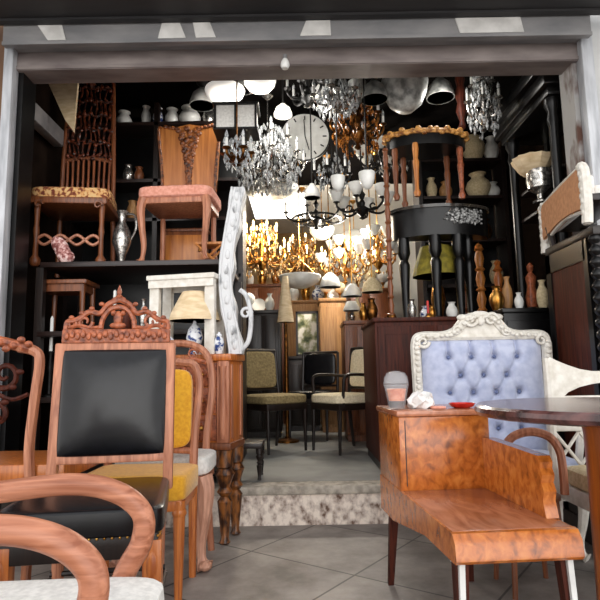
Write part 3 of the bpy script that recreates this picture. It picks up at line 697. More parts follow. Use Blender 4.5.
# ------------------------------------------------------------------ burl bench on the right
def bench():
    t = thing('telephone_bench', 'burl walnut telephone bench with box table and side panel, in the right foreground', 'bench', (.572, 2.26, 0), R(4.6))
    W = .183; zs = .45
    s_ = MB().span((-W, -.56, zs - .035), (W, 0, zs), .006)
    s_.build('seat', BURLTOP, t)
    fr = MB()
    prof = [(-.60, zs - .075), (-.595, zs - .03), (-.575, zs - .004), (-.555, zs - .002), (-.555, zs - .085), (-.59, zs - .085)]
    n = len(prof)
    fr.add([(-W - .006, y, z) for y, z in prof] + [(W + .01, y, z) for y, z in prof], [tuple(range(n)), tuple(range(2 * n - 1, n - 1, -1))] + [(i, i + n, (i + 1) % n + n, (i + 1) % n) for i in range(n)])
    fr.build('front_rail', BURL, t)
    sd = MB()
    for s in (-1, 1):
        x0, x1 = (-W - .006, -W + .016) if s < 0 else (W - .016, W + .006)
        ol = [(-.56, zs - .002), (.37, zs - .002), (.37, zs - .15), (.15, zs - .15), (-.30, zs - .085), (-.56, zs - .085)]
        m = len(ol)
        sd.add([(x0, y, z) for y, z in ol] + [(x1, y, z) for y, z in ol], [tuple(range(m)), tuple(range(2 * m - 1, m - 1, -1))] + [(i, i + m, (i + 1) % m + m, (i + 1) % m) for i in range(m)])
    sd.build('side_rail', BURL, t)
    bx = MB().span((-W - .004, .002, zs - .02), (W + .004, .37, .735), .008)
    b = bx.build('box', BURL, t)
    MB().span((-W - .012, -.008, .735), (W + .012, .38, .758), .006).build('box_top', BURLTOP, t)
    MB().span((-W + .020, -.001, zs + .015), (-W + .023, .004, .72)).build('door_edge', DARK, b)
    ol = [(.0, zs), (.0, .645), (-.04, .648), (-.44, .638), (-.455, .62), (-.45, .6), (-.462, .58), (-.452, .555), (-.466, .53), (-.455, .5), (-.47, zs)]
    m = len(ol); pn = MB()
    x0, x1 = W - .03, W + .012
    pn.add([(x0, y, z) for y, z in ol] + [(x1, y, z) for y, z in ol], [tuple(range(m)), tuple(range(2 * m - 1, m - 1, -1))] + [(i, i + m, (i + 1) % m + m, (i + 1) % m) for i in range(m)])
    pn.build('side_panel', BURL, t)
    for sx, y, dx, dy in ((-1, -.54, -.012, -.02), (1, -.54, .012, -.02), (-1, .24, -.02, .04), (1, .24, .02, .04)):
        hh = zs - .08
        l = MB().tube([(sx * (W - .025), y, hh), (sx * (W - .025) + dx, y + dy, 0)], [.028, .016], 4, ref=(1, 1, 0)).build('leg', REDWOOD, t, 30)
        if y < 0:
            MB().tube([(sx * (W - .02), y - .0245, hh - .01), (sx * (W - .02) + dx * .8, y + dy * .85 - .0165, .07)], [.012, .010], 4, ref=(1, 1, 0)).build('worn_face', PALESUNWEAR, l, 30)
bench()
BTOP = .758
# things on the bench box
def onbench(px, d): return (XP(px, d, BTOP), d, BTOP)
t = thing('plastic_cup', 'clear plastic cup of orange iced drink with dome lid on the bench box', 'cup', onbench(397, 2.36))
MB().lathe([(.03, 0), (.031, .004), (.0455, .085), (.047, .088), (.0455, .09), (.044, .085), (.029, .006)], seg=20).warp(lambda v: v * 1.12).build('cup_wall', PLASTIC, t)
MB().lathe([(.0275, .007), (.029, .03), (.03, .03)], seg=20).warp(lambda v: v * 1.12).build('coffee_layer', COFFEE, t)
MB().lathe([(.029, .031), (.037, .075), (.035, .076)], seg=20).warp(lambda v: v * 1.12).build('drink', DRINK, t)
MB().lathe([(.048, .088), (.048, .096), (.045, .118), (.034, .136), (.016, .142), (.015, .14), (.032, .133), (.043, .116), (.045, .096)], seg=20).warp(lambda v: v * 1.12).build('dome_lid', PLASTIC, t)
random.seed(11)
tp = MB().sup((0, 0, .03), (.05, .035, .032), .8, .8, 22, 12).warp(lambda v: (v.x + .01 * math.sin(v.z * 160 + v.y * 90), v.y + .008 * math.sin(v.x * 140), max(0, v.z + .012 * math.sin(v.x * 110 + v.y * 150))))
tag(tp.build('crumpled_bag', TISSUE, loc=onbench(421, 2.36), ang=25), 'crumpled white paper bag on the bench box beside the cup', 'bag')
tag(MB().lathe([(.03, 0), (.048, .008), (.056, .02), (.053, .021), (.044, .011), (.004, .008)], seg=24).build('dish', RED, loc=onbench(462, 2.36)), 'shallow red glass dish on the right end of the bench box', 'dish')
tag(MB().sup((0, 0, .006), (.032, .02, .006), .5, .5).build('paper_packet', PINKFAB, loc=onbench(438, 2.33)), 'small flat pinkish packet between the paper bag and the red dish', 'packet')

# ------------------------------------------------------------------ round table
t = thing('round_table', 'round polished dark table on a thick wooden column at the right edge', 'table', (1.045, 1.86, 0))
MB().lathe([(.0, .758), (.425, .758), (.445, .764), (.452, .776), (.45, .79), (.44, .798), (0, .80)], seg=72).build('tabletop', TABLETOP, t, 30)
MB().lathe([(.11, .04), (.114, .12), (.106, .16), (.104, .55), (.106, .70), (.112, .74), (.115, .758)], seg=28).build('column', COLUMN, t)
for k in range(3):
    a = R(-30 + 120 * k)
    MB().tube(smooth([(math.cos(a) * .06, math.sin(a) * .06, .12), (math.cos(a) * .16, math.sin(a) * .16, .10), (math.cos(a) * .26, math.sin(a) * .26, .03), (math.cos(a) * .3, math.sin(a) * .3, .022)], 4), [.03] * 10 + [.024, .022, .022], 8).build('foot', COLUMN, t)

# ------------------------------------------------------------------ blue tufted armchair
def blue_chair():
    yb = 3.17
    xl, xr = XP(414, yb, 1.0), XP(549, yb, 1.0)
    xc = (xl + xr) / 2; w = (xr - xl) / 2
    t = thing('tufted_armchair', 'white carved armchair with pale blue button-tufted back, behind the burl bench', 'chair', (xc, yb, 0))
    Z = lambda py: ZP(py, yb, 480)
    zsh, ztop = Z(336), Z(314)
    # tufted back
    nx, nz = 130, 60; z0, z1 = .42, Z(339); hw = w - .045
    btn = []
    for row, (py, xs) in enumerate(((357, (-.58, -.2, .18, .56)), (375, (-.39, -.01, .37)), (392, (-.58, -.2, .18, .56)), (410, (-.39, -.01, .37)), (428, (-.58, -.2, .18, .56)))):
        for u in xs: btn.append((u * hw, Z(py), row))
    mb = MB(); vs = []; fs = []
    for j in range(nz + 1):
        for i in range(nx + 1):
            u = -1 + 2 * i / nx; v = j / nz; x = u * hw; z = z0 + v * (z1 - z0)
            e = (1 - abs(u) ** 8) * (1 - abs(2 * v - 1) ** 10)
            dd = .055 * e
            for bx, bz, row in btn:
                r2 = ((x - bx) ** 2 + (z - bz) ** 2) / (.022 ** 2)
                dd -= .042 * math.exp(-r2)
                if row == 0 and z > bz: dd -= .03 * math.exp(-((x - bx) / .011) ** 2)
            for a_ in btn:
                for b_ in btn:
                    if b_[2] == a_[2] + 1 and abs(a_[0] - b_[0]) < hw * .3:
                        vx, vz = b_[0] - a_[0], b_[1] - a_[1]; tt = max(0, min(1, ((x - a_[0]) * vx + (z - a_[1]) * vz) / (vx * vx + vz * vz)))
                        ds = (x - a_[0] - tt * vx) ** 2 + (z - a_[1] - tt * vz) ** 2
                        dd -= .012 * math.exp(-ds / .01 ** 2)
            vs.append((x, -dd, z))
    for j in range(nz):
        for i in range(nx):
            a = j * (nx + 1) + i; fs.append((a, a + 1, a + nx + 2, a + nx + 1))
    mb.add(vs, fs); mb.span((-hw, 0, z0), (hw, .03, z1))
    back = mb.build('backrest', BLUE, t, 60)
    for bx, bz, row in btn: MB().ball((bx, -.028, bz), (.011, .008, .011)).build('button', BLUEBTN, back)
    # carved frame
    f = MB()
    q = smooth([(-w + .03, 0, .3), (-w + .02, 0, .6), (-w + .012, 0, zsh - .15), (-w + .015, 0, zsh - .03), (-w + .05, 0, zsh), (-w * .55, 0, zsh + .002), (-w * .36, 0, zsh + .03), (-w * .18, 0, ztop - .03), (0, 0, ztop - .02),
                (w * .18, 0, ztop - .03), (w * .36, 0, zsh + .03), (w * .55, 0, zsh + .002), (w - .05, 0, zsh), (w - .015, 0, zsh - .03), (w - .012, 0, zsh - .15), (w - .02, 0, .6), (w - .03, 0, .3)], 7)
    f.tube(q, .03, 8, flat=1.0)
    f.tube([(-hw - .01, -.005, z1 + .01), (hw + .01, -.005, z1 + .01)], .018, 6)
    for i, p in enumerate(q[8:-8:2]): f.ball((p.x, -.03, p.z + .004 * math.sin(i * 2)), (.015, .012, .013))
    f.build('back_frame', WHITEP, t)
    cr = MB()
    for s in (-1, 1):
        cr.scroll((s * .06, -.025, ztop - .035), .04, .01, 1.2, .011, 0, s); cr.scroll((s * .14, -.025, zsh + .03), .03, .008, 1.2, .009, 0, -s)
        co_ = MB().scroll((s * (w - .05), -.03, zsh - .03), .035, .008, 1.3, .011, 0, s)
        for k in range(9): co_.ball((s * (w - .016), -.026, zsh - .06 - k * .032), (.016, .012, .018))
        co_.build('corner_scroll', WHITEP, t)
        cr.ball((s * .10, -.01, ztop - .02), (.035, .02, .02))
    cr.ball((0, -.02, ztop - .005), (.055, .022, .022)).ball((0, -.03, ztop - .04), (.022, .014, .03))
    cr.prism([(-.2, zsh - .005), (.2, zsh - .005), (.12, ztop - .03), (0, ztop - .015), (-.12, ztop - .03)], -.01, .015)
    cr.build('carved_crest', WHITEP, t)
    MB().pad((0, -.225, .42), (w * 1.7, .42, .12), .3).build('seat', BLUE, t)
    MB().span((-w * .85, -.42, .28), (w * .85, 0, .36), .01).build('seat_frame', WHITEP, t)
    for s in (-1, 1):
        cabriole(s * (w * .78), -.39, .3, s * .7, -.7, .026).build('leg', WHITEP, t)
        MB().tube([(s * w * .8, -.0, .32), (s * w * .8, .03, 0)], [.026, .018], 8).build('leg', WHITEP, t)
        MB().tube(smooth([(s * (w - .03), -.03, .66), (s * (w - .03), -.2, .65), (s * (w - .03), -.33, .63), (s * (w - .04), -.36, .55), (s * (w - .06), -.33, .36)], 5), .02, 8).build('arm', WHITEP, t)
blue_chair()

# ------------------------------------------------------------------ small bentwood chair half hidden under the table
t = thing('bentwood_child_chair', 'small pinkish bentwood hoop chair glimpsed beneath the round table top', 'chair', (.955, 2.46, 0))
MB().tube(smooth([(-.125, -.1, .4), (-.125, -.1, .5), (-.115, -.1, .58), (-.075, -.1, .635), (0, -.1, .655), (.075, -.1, .635), (.115, -.1, .58), (.125, -.1, .5), (.125, -.1, .4)], 5), .018, 8).build('back_hoop', PINKWOOD, t)
MB().lathe([(.13, .36), (.14, .37), (.14, .385), (.13, .39)], (0, 0, 0), 24).build('seat', BROWN, t)
for sx in (-1, 1):
    for sy in (-1, 1): MB().tube([(sx * .09, sy * .09, .37), (sx * .11, sy * .11, 0)], [.014, .011], 8).build('leg', BROWN, t)

# ------------------------------------------------------------------ white open-back chair
def white_chair():
    yb = 2.56
    xl = XP(545, yb, .8); xc = xl + .31
    t = thing('white_open_chair', 'white painted chair with pierced yoke back, behind the round table at right', 'chair', (xc, yb, 0))
    Z = lambda py: ZP(py, yb, 560); X = lambda px, py: P(px, py, yb).x - xc
    b = MB()
    for s in (-1, 1):
        yoke = [(548, 357), (556, 361), (566, 365), (578, 369), (590, 371), (603, 371), (603, 382), (590, 384), (578, 387), (567, 392), (559, 400), (554, 408), (548, 404)]
        ol = [(s * X(a, c_), P(a, c_, yb).z) for a, c_ in yoke]
        # keep the yoke meeting at the middle
        ol = [(min(0.004, x) if s > 0 else max(-.004, x), z) for x, z in ol]
        b.prism(ol, -.014, .014)
        b.tube(smooth([(s * .29, 0, .3), (s * .29, 0, .6), (s * .288, 0, Z(380)), (s * .292, 0, Z(358))], 4), .02, 8)
    b.build('back_frame', WHITEP, t)
    for py, nm in ((399, 'slat'), (428, 'slat')):
        MB().span((-.28, -.012, Z(py) - .014), (.28, .012, Z(py) + .014), .004).build(nm, WHITEP, t)
    lt = MB()
    za, zb2 = Z(432), Z(466)
    for k in range(5):
        xa = -.28 + k * .112
        lt.bar((xa, 0, za), (xa + .112, 0, zb2), .008, 6).bar((xa, .003, zb2), (xa + .112, .003, za), .008, 6)
    lt.span((-.28, -.012, zb2 - .03), (.28, .012, zb2), .003)
    lt.build('lattice', WHITEP, t)
    MB().pad((0, -.235, .45), (.56, .43, .09), .3).build('seat', CREAM, t)
    MB().span((-.28, -.43, .34), (.28, -.0, .41), .008).build('seat_frame', WHITEP, t)
    for s in (-1, 1):
        MB().tube([(s * .255, -.4, .36), (s * .255, -.41, 0)], [.022, .014], 8).build('leg', WHITEP, t)
        MB().tube([(s * .285, 0, .36), (s * .285, .03, 0)], [.02, .015], 8).build('leg', WHITEP, t)
white_chair()

# ------------------------------------------------------------------ armoire at right edge with white-framed chair on it
AZ = 1.64
AX, AY0, AY1 = 1.50, 2.74, 3.30
def armoire():
    t = thing('carved_armoire', 'dark carved armoire with reddish side panel and beaded corner column at the right edge', 'armoire', (AX + .27, (AY0 + AY1) / 2, 0))
    hy = (AY1 - AY0) / 2
    MB().span((-.25, -hy + .02, .1), (.03, hy, AZ - .05)).build('body', DARK, t)
    MB().span((-.27, -hy, AZ - .05), (.03, hy, AZ), .01).build('cornice', DARK, t)
    MB().span((-.28, -hy, 0), (.03, hy, .12), .01).build('plinth', DARK, t)
    # side panel facing the street's left
    pn = MB().span((-.262, -hy + .12, .3), (-.245, hy - .06, AZ - .14))
    pn.build('side_panel', REDWOOD, t)
    fr = MB().span((-.27, -hy + .075, .12), (-.245, -hy + .12, AZ - .05)).span((-.27, hy - .06, .12), (-.245, hy, AZ - .05)).span((-.27, -hy + .1, AZ - .16), (-.245, hy, AZ - .05)).span((-.27, -hy + .1, .12), (-.245, hy, .3))
    fr.build('panel_frame', BLACKW, t)
    prof = []
    z = .12
    while z < AZ - .06:
        prof += [(.014, z), (.03, z + .018), (.033, z + .03), (.03, z + .042), (.014, z + .06)]; z += .062
    MB().lathe(prof, (-.245, -hy + .035, 0), 12).build('beaded_column', BLACKW, t)
    d = MB().span((-.2, -hy + .005, .16), (.02, -hy + .025, AZ - .1), .004).build('door', DARK, t)
    MB().ball((0.0, -hy - .004, .8), .014).build('knob', GOLD, d)
armoire()
def top_chair():
    A = P(583, 163, 2.72); B = P(543, 207, 3.44)
    zt = (A.z + B.z) / 2 - AZ; zb_ = (P(580, 213, 2.72).z + P(543, 236, 3.44).z) / 2 - AZ
    dv = Vector((B.x - A.x, B.y - A.y, 0)); w = dv.length / 2; th = math.atan2(dv.y, dv.x)
    mid = Vector(((A.x + B.x) / 2, (A.y + B.y) / 2, AZ))
    t = thing('settee', 'white framed settee showing its brown cloth rear, on top of the dark armoire', 'settee', mid, th)
    y = 0
    pts = [(-w + .01, zb_), (-w + .01, zt - .03)] + [(-w + .03 + (2 * w - .06) * k / 8, zt - .01) for k in range(9)] + [(w - .01, zt - .03), (w - .01, zb_)] + [(w - .01 - (2 * w - .02) * k / 8, zb_ + .03 * math.sin(math.pi * k / 8)) for k in range(1, 8)]
    MB().prism(pts, -.025, .02).build('backrest', KRAFT, t)
    MB().pad((0, -.04, (zt + zb_) / 2), (w * 1.85, .05, zt - zb_ - .06), .3).build('back_cushion', WHITEFAB, t)
    f = MB()
    for s in (-1, 1):
        f.tube(smooth([(s * (w + .004), .005, zb_ - min(.17, zb_ - .002)), (s * (w + .006), 0, zb_), (s * (w + .01), 0, (zb_ + zt) / 2), (s * (w + .004), 0, zt - .04), (s * (w - .03), 0, zt)], 5), [.028] * 21, 8)
        for k in range(9): f.ball((s * (w + .008) - .01 * s * (k % 2), .018, zb_ - .03 + k * (zt - zb_ + .01) / 8), (.018, .014, .022))
    f.tube([(-w, 0, zt), (0, 0, zt + .008), (w, 0, zt)], .013, 8)
    f.tube(smooth([(-w, 0, zb_ - .02), (-w * .5, 0, zb_ + .012), (0, 0, zb_ + .028), (w * .5, 0, zb_ + .012), (w, 0, zb_ - .02)], 4), .011, 8)
    f.build('back_frame', WHITEP, t)
    sh = zb_ + .10
    MB().pad((0, -.13, sh), (w * 1.9, .2, .06), .3).build('seat', WHITEFAB, t)
    MB().span((-w + .02, -.22, sh - .06), (w - .02, -.02, sh - .02), .01).build('seat_frame', DARK, t)
    for s, sy in ((-1, 0), (1, 0), (-1, -.2), (1, -.2)):
        MB().tube([(s * (w * .98 if s < 0 else w * .75), sy, sh - .04), (s * (w * .96 if s < 0 else w * .58), sy, 0)], [.024, .019], 8).build('leg', WHITEP if (s < 0 and sy == 0) else DARK, t)
top_chair()

# ------------------------------------------------------------------ right interior: cabinet, tables stacked, black display frame
CZ = ZP(318, 3.95, 385)
cxa, cxb = XP(377, 3.92, .8), 1.42
def cabinet():
    t = thing('dark_cabinet', 'dark reddish mahogany cabinet inside the doorway behind the burl bench', 'cabinet', ((cxa + cxb) / 2, 4.3, ZF))
    hx = (cxb - cxa) / 2; H = CZ - ZF
    MB().span((-hx, -.37, .06), (hx, .4, H - .03), .004).build('body', REDWOOD, t)
    MB().span((-hx - .015, -.39, H - .03), (hx + .015, .41, H), .006).build('cabinet_top', REDWOOD, t)
    MB().span((-hx + .01, -.36, 0), (hx - .01, .39, .06)).build('plinth', DARK, t)
    for k in range(2):
        a = -hx + .02 + k * (hx - .02)
        d = MB().span((a, -.385, .1), (a + hx - .04, -.37, H - .06), .004).span((a + .05, -.39, .16), (a + hx - .09, -.384, H - .12), .004).build('door', REDWOOD, t)
        MB().ball((a + (hx - .07 if k == 0 else .03), -.395, H * .55), .012).build('knob', GOLD, d)
cabinet()
# second black chest to its right
t = thing('black_chest', 'black lacquered chest behind the blue armchair back', 'chest', (1.475, 3.70, ZF))
H2 = ZP(308, 3.5, 520) - ZF
MB().span((-.175, -.2, .05), (.175, .2, H2 - .03), .004).build('body', BLACKW, t)
MB().span((-.185, -.21, H2 - .03), (.185, .21, H2), .006).build('chest_top', BLACKW, t)
MB().span((-.17, -.19, 0), (.17, .19, .05)).build('plinth', BLACKW, t)
for k in range(4):
    z = .1 + k * (H2 - .16) / 4
    d = MB().span((-.16, -.212, z), (.16, -.2, z + (H2 - .16) / 4 - .02), .003).build('drawer', BLACKW, t)
    for s in (-1, 1): MB().ball((s * .09, -.218, z + .1), .01).build('knob', DARKBRASS, d)
# demilune table on the cabinet
DZ = ZP(201, 4.2, 445)
def demilune():
    d = 4.02
    xa, xb = XP(391, 4.36, DZ), XP(494, 4.36, DZ)
    xc = (xa + xb) / 2; w = (xb - xa) / 2
    t = thing('demilune_table', 'black half-round console table with carved apron, stacked on the mahogany cabinet', 'table', (xc - .0, 4.28, CZ))
    h = DZ - CZ
    half = lambda k: [(k * math.cos(a), .22 + (k * .95) * -math.sin(a) * .62) for a in [math.pi * i / 24 for i in range(25)]]
    MB().hprism(half(w), h - .025, h).build('tabletop', DARKGLOSS, t)
    MB().hprism(half(w * .95), h - .25, h - .025).build('apron', BLACKW, t)
    cv = MB()
    random.seed(21)
    for i in range(170):
        a = min(1.6, max(.72, random.gauss(1.15, .22))); x = w * .955 * math.cos(a); y = .22 - w * .955 * .95 * .62 * math.sin(a)
        cv.ball((x, y, h - .10 + max(-.06, min(.06, random.gauss(0, .03)))), (random.uniform(.010, .018), .01, random.uniform(.009, .015)), 6, 4)
    cv.build('carved_relief', SILVERDIM, t)
    for a in (25, 75, 105, 155):
        x = w * .84 * math.cos(R(a)); y = .22 - w * .84 * .95 * .62 * math.sin(R(a))
        x = min(x, cxb - xc - .04)
        MB().lathe([(.03, 0), (.046, .02), (.028, .05), (.034, h * .3), (.046, h * .5), (.03, h * .54), (.052, h * .6), (.046, h - .25)], (x, y, 0), 12).build('leg', BLACKW, t)
DARKGLOSS = noise_mat('dark_greyish_gloss_wood', (30, 28, 26), (64, 58, 52), (10, 10, 10), 4, rough=.2, coat=.3)
SILVERDIM = noise_mat('worn_silver_carving', (40, 40, 40), (150, 150, 148), (60, 60, 60), 3, rough=.3, metal=.5)
demilune()
def top_stool():
    d = 4.0
    zt = ZP(124, d, 432); xa, xb = XP(389, d, zt), XP(474, d, zt); xc = (xa + xb) / 2; w = (xb - xa) / 2
    t = thing('gilt_stool', 'stool with golden carved seat rim stacked on the black half-round table', 'stool', (xc, 4.22, DZ))
    h = zt - DZ
    ov = lambda k: [(k * math.cos(a), k * .55 * math.sin(a)) for a in [2 * math.pi * i / 36 for i in range(36)]]
    MB().hprism(ov(w * .96), h - .13, h - .03).build('seat', BLACKW, t)
    rim = MB().tube([(x, y, h - .03) for x, y in ov(w)], .02, 6, closed=True)
    for i in range(44):
        a = 2 * math.pi * i / 44
        rim.ball((w * math.cos(a), w * .55 * math.sin(a) - .004, h - .025 + .018 * math.sin(i * 2.3)), (.026, .018, .022), 7, 5)
    rim.build('carved_rim', GILT, t)
    for a, m in ((200, BROWN), (245, GOLDWOOD), (335, CARVED), (125, BROWN), (45, BROWN)):
        x, y = w * .85 * math.cos(R(a)), w * .5 * math.sin(R(a))
        MB().lathe([(.02, 0), (.028, .03), (.016, .06), (.02, h * .35), (.026, h * .5), (.018, h * .55), (.026, h * .7), (.022, h - .12)], (x, y, 0), 12).build('leg', m, t)
GILT = noise_mat('worn_gilt', (120, 66, 24), (226, 166, 88), (40, 40, 40), 4, .35, .6, .4)
top_stool()
# turned bed post
t = thing('turned_post', 'slim turned wooden post rising from the mahogany cabinet left corner', 'post', (XP(389, 3.98, 1.8), 3.98, CZ))
hp = ZP(150, 3.98, 386) - CZ
pr = [(.03, 0), (.03, .03)]
z = .03
while z < hp - .1:
    pr += [(.016, z + .01), (.022, z + .06), (.014, z + .11), (.024, z + .125), (.016, z + .14)]; z += .14
pr += [(.012, hp - .05), (.02, hp - .02), (.002, hp)]
MB().lathe(pr, seg=12).build('shaft', BROWN, t)
MB().lathe([(.034, 0), (.036, .012), (.03, .024)], seg=14).build('foot', DARKBRASS, t)
# chartreuse lamp and clutter on the cabinet
table_lamp((XP(440, 4.5, CZ), 4.52, CZ), 'lamp with wide chartreuse shade between the legs of the black console', .2, .13, ZP(247, 4.5, 440) - ZP(276, 4.5, 440), ZP(276, 4.5, 440) - CZ, LIME, GOLD, .06)
# small goods on the cabinet top
for px, d, r, h, m, l, n in ((372, 4.15, .045, .17, DARKBRASS, 'dark brass vase on the left end of the mahogany cabinet', 'vase'), (412, 4.1, .035, .15, SILVER, 'small silver vase on the cabinet under the console left leg', 'vase'),
                          (426, 4.2, .05, .11, PORC, 'squat blue patterned jar under the chartreuse lampshade', 'jar'), (452, 4.15, .045, .13, OPAL, 'small white pot under the console, right of the chartreuse lamp', 'pot'),
                          (432, 4.08, .03, .1, GOLD, 'little brass vase in front of the chartreuse lamp', 'vase')):
    x = XP(px, d, CZ + .05)
    vase((x, d, CZ), l, r, h, m, n, .5)
t = thing('candlestick', 'red candle in a stick on the cabinet just above the blue armchair', 'candlestick', (XP(428, 3.98, CZ), 3.97, CZ))
MB().lathe([(.03, 0), (.03, .006), (.01, .015), (.014, .03)], seg=12).build('stick', GOLD, t)
MB().lathe([(.01, .028), (.009, .12), (.002, .124)], seg=10).build('candle', RED, t)
# goods on the black chest
for px, d, r, h, m, l, n in ((497, 3.62, .05, .16, GOLD, 'brass urn on the black chest behind the blue chair', 'urn'), (508, 3.72, .035, .24, TAN, 'tall tan wooden vase on the black chest', 'vase'), (519, 3.58, .03, .11, OPAL, 'small white vase at the front of the black chest', 'vase'), (543, 3.64, .04, .2, CREAM, 'cream tall vase at the right of the black chest', 'vase')):
    vase((XP(px, d, ZF + H2 + .05), d, ZF + H2), l, r, h, m, n, .45)
def figurine(loc, label, h, m):
    t = thing('figurine', label, 'figurine', loc)
    MB().lathe([(.05, 0), (.05, .02), (.04, .03)], seg=14).build('pedestal', BLACKW, t)
    MB().lathe([(.035, .03), (.042, h * .3), (.026, h * .5), (.036, h * .7), (.012, h * .8), (.02, h * .86), (.022, h * .93), (.003, h)], seg=14, wob=lambda a: 1 + .12 * math.cos(3 * a)).build('figure', m, t)
figurine((XP(531, 3.72, 1.6), 3.74, ZF + H2), 'dark brown carved figurine on the black chest near the display frame', .34, CARVED)

# black display frame along the right wall
FX = XP(551, 3.7, 2.6)
def display_frame():
    ya, yb = 3.68, 4.46
    t = thing('display_cabinet', 'tall black wooden display cabinet with columns and heavy cornice along the right wall', 'cabinet', (FX + .16, (ya + yb) / 2, ZF))
    hy = (yb - ya) / 2; zc = ZP(98, 3.68, 555) - ZF; zt = zc + .17
    MB().span((-.2, -hy - .06, zc), (.22, hy + .06, zc + .06), .01).span((-.24, -hy - .1, zc + .06), (.24, hy + .1, zc + .16), .01).span((-.28, -hy - .13, zc + .16), (.26, hy + .13, zt + .09), .008).build('cornice', BLACKW, t)
    prof = lambda h: [(.055, 0), (.055, .06), (.04, .09), (.034, .15), (.034, h - .2), (.045, h - .16), (.034, h - .1), (.055, h - .05), (.055, h)]
    for sy in (-1, 1):
        MB().lathe(prof(zc - .5), (-.14, sy * (hy - .02), .5), 14).build('column', BLACKW, t)
        MB().span((.15, sy * hy - .03, .5), (.21, sy * hy + .03, zc)).build('rear_post', BLACKW, t)
    MB().span((-.2, -hy - .04, .06), (.22, hy + .04, .5), .008).build('base_cupboard', BLACKW, t)
    MB().span((-.18, -hy, 0), (.2, hy, .06)).build('plinth', BLACKW, t)
    out = []
    for py in (193, 300, 163):
        z = ZP(py, 3.7, 550) - ZF
        MB().span((-.12, -hy + .03, z - .025), (.15, hy - .03, z), .004).build('shelf', DARKX, t); out.append(z + ZF)
    return out
DSH = display_frame()
t = thing('silver_cup', 'chased silver goblet on the upper shelf of the black display cabinet', 'cup', (XP(541, 3.93, DSH[0]), 3.93, DSH[0]))
MB().lathe([(.05, 0), (.052, .01), (.02, .03), (.02, .06), (.075, .1), (.085, .16), (.08, .2), (.088, .22), (.082, .22), (.07, .16), (.06, .11), (.004, .08)], seg=20, wob=lambda a: 1 + .02 * math.cos(10 * a)).warp(lambda v: v * 1.1).build('bowl', SILVER, t)
MB().tube(smooth([(.08, 0, .19), (.13, 0, .18), (.12, 0, .12), (.075, 0, .1)], 4), .007, 6).warp(lambda v: v * 1.1).build('handle', SILVER, t)
tag(MB().lathe([(.05, 0), (.09, .02), (.14, .1), (.15, .13), (.143, .13), (.1, .04), (.004, .01)], seg=24, wob=lambda a: 1 + .05 * math.cos(12 * a)).build('scalloped_bowl', SHADE, loc=(XP(534, 3.95, DSH[2]), 3.95, DSH[2])), 'scalloped tan bowl on the display cabinet shelf above the silver goblet', 'bowl')
vase((FX + .14, 4.1, DSH[1]), 'gilded vase on the lower shelf of the black display cabinet', .06, .24, GOLD)
vase((FX + .14, 3.88, DSH[1]), 'pale porcelain vase on the lower shelf nearest the front of the display cabinet', .05, .22, CREAM)

# tall screen of assorted wooden goods behind the black chest
for px, d, hh, m, l in ((465, 4.95, 1.75, BROWN, 'brown turned bed post behind the black console, leftmost of three posts'), (482, 5.0, 1.85, GOLDWOOD, 'golden turned bed post, middle of three posts behind the console'), (500, 5.05, 1.7, ORANGE, 'orange turned bed post, rightmost of three posts behind the console')):
    t = thing('bed_post', l, 'post', (XP(px, d, 1.5), d, ZF))
    pr = [(.06, 0), (.06, .1)]; z = .1
    while z < hh - .12: pr += [(.03, z + .01), (.045, z + .08), (.028, z + .15), (.048, z + .17), (.03, z + .19)]; z += .19
    MB().lathe(pr + [(.02, hh - .06), (.035, hh - .03), (.002, hh)], seg=12).build('shaft', m, t)
    MB().lathe([(.075, 0), (.075, .03), (.06, .05)], seg=14).build('foot', DARK, t)

xa, xb = XP(424, 5.5, 2.4), XP(503, 5.5, 2.4)
t = thing('ware_cupboard', 'tall dark open cupboard of pale ware behind the gilt stool', 'cupboard', ((xa + xb) / 2, 5.6, ZF))
hx = (xb - xa) / 2; SZ = [ZP(p, 5.5, 460) for p in (285, 240, 197, 160)]
MB().span((-hx, .13, 0), (hx, .15, 2.95)).build('back_panel', BLACKW, t)
for sx in (-1, 1): MB().span((sx * (hx + .03) - .02, -.15, 0), (sx * (hx + .03) + .02, .13, 2.95)).build('upright', DARK, t)
for z in SZ: MB().span((-hx, -.15, z - ZF - .03), (hx, .13, z - ZF)).build('shelf', DARKX, t)
for px, k, r, h, m, l in ((432, 2, .06, .22, CREAM, 'cream urn on the ware cupboard seen between the gilt stool legs'), (446, 2, .07, .18, TAN, 'tan pot on the ware cupboard seen between the gilt stool legs'),
                          (479, 2, .13, .26, CREAM, 'wide cream tureen on the ware cupboard right of the gilt stool'), (493, 2, .08, .16, OPAL, 'white jar on the ware cupboard next to the black far column'),
                          (474, 3, .12, .34, CREAM, 'tall cream urn on the top shelf of the ware cupboard'), (492, 3, .08, .26, OPAL, 'white pot on the top shelf of the ware cupboard'),
                          (485, 1, .08, .22, GOLD, 'brass urn on the ware cupboard just above the bed posts'), (470, 1, .07, .2, BROWN, 'brown jar on the ware cupboard just above the bed posts'),
                          (497, 0, .07, .25, CREAM, 'cream vase on the lowest visible shelf of the ware cupboard')):
    vase((XP(px, 5.55, SZ[k]), 5.55, SZ[k]), l, r, h, m, 'urn' if 'urn' in l else ('pot' if 'pot' in l else ('jar' if 'jar' in l else ('tureen' if 'tureen' in l else 'vase'))), .5)

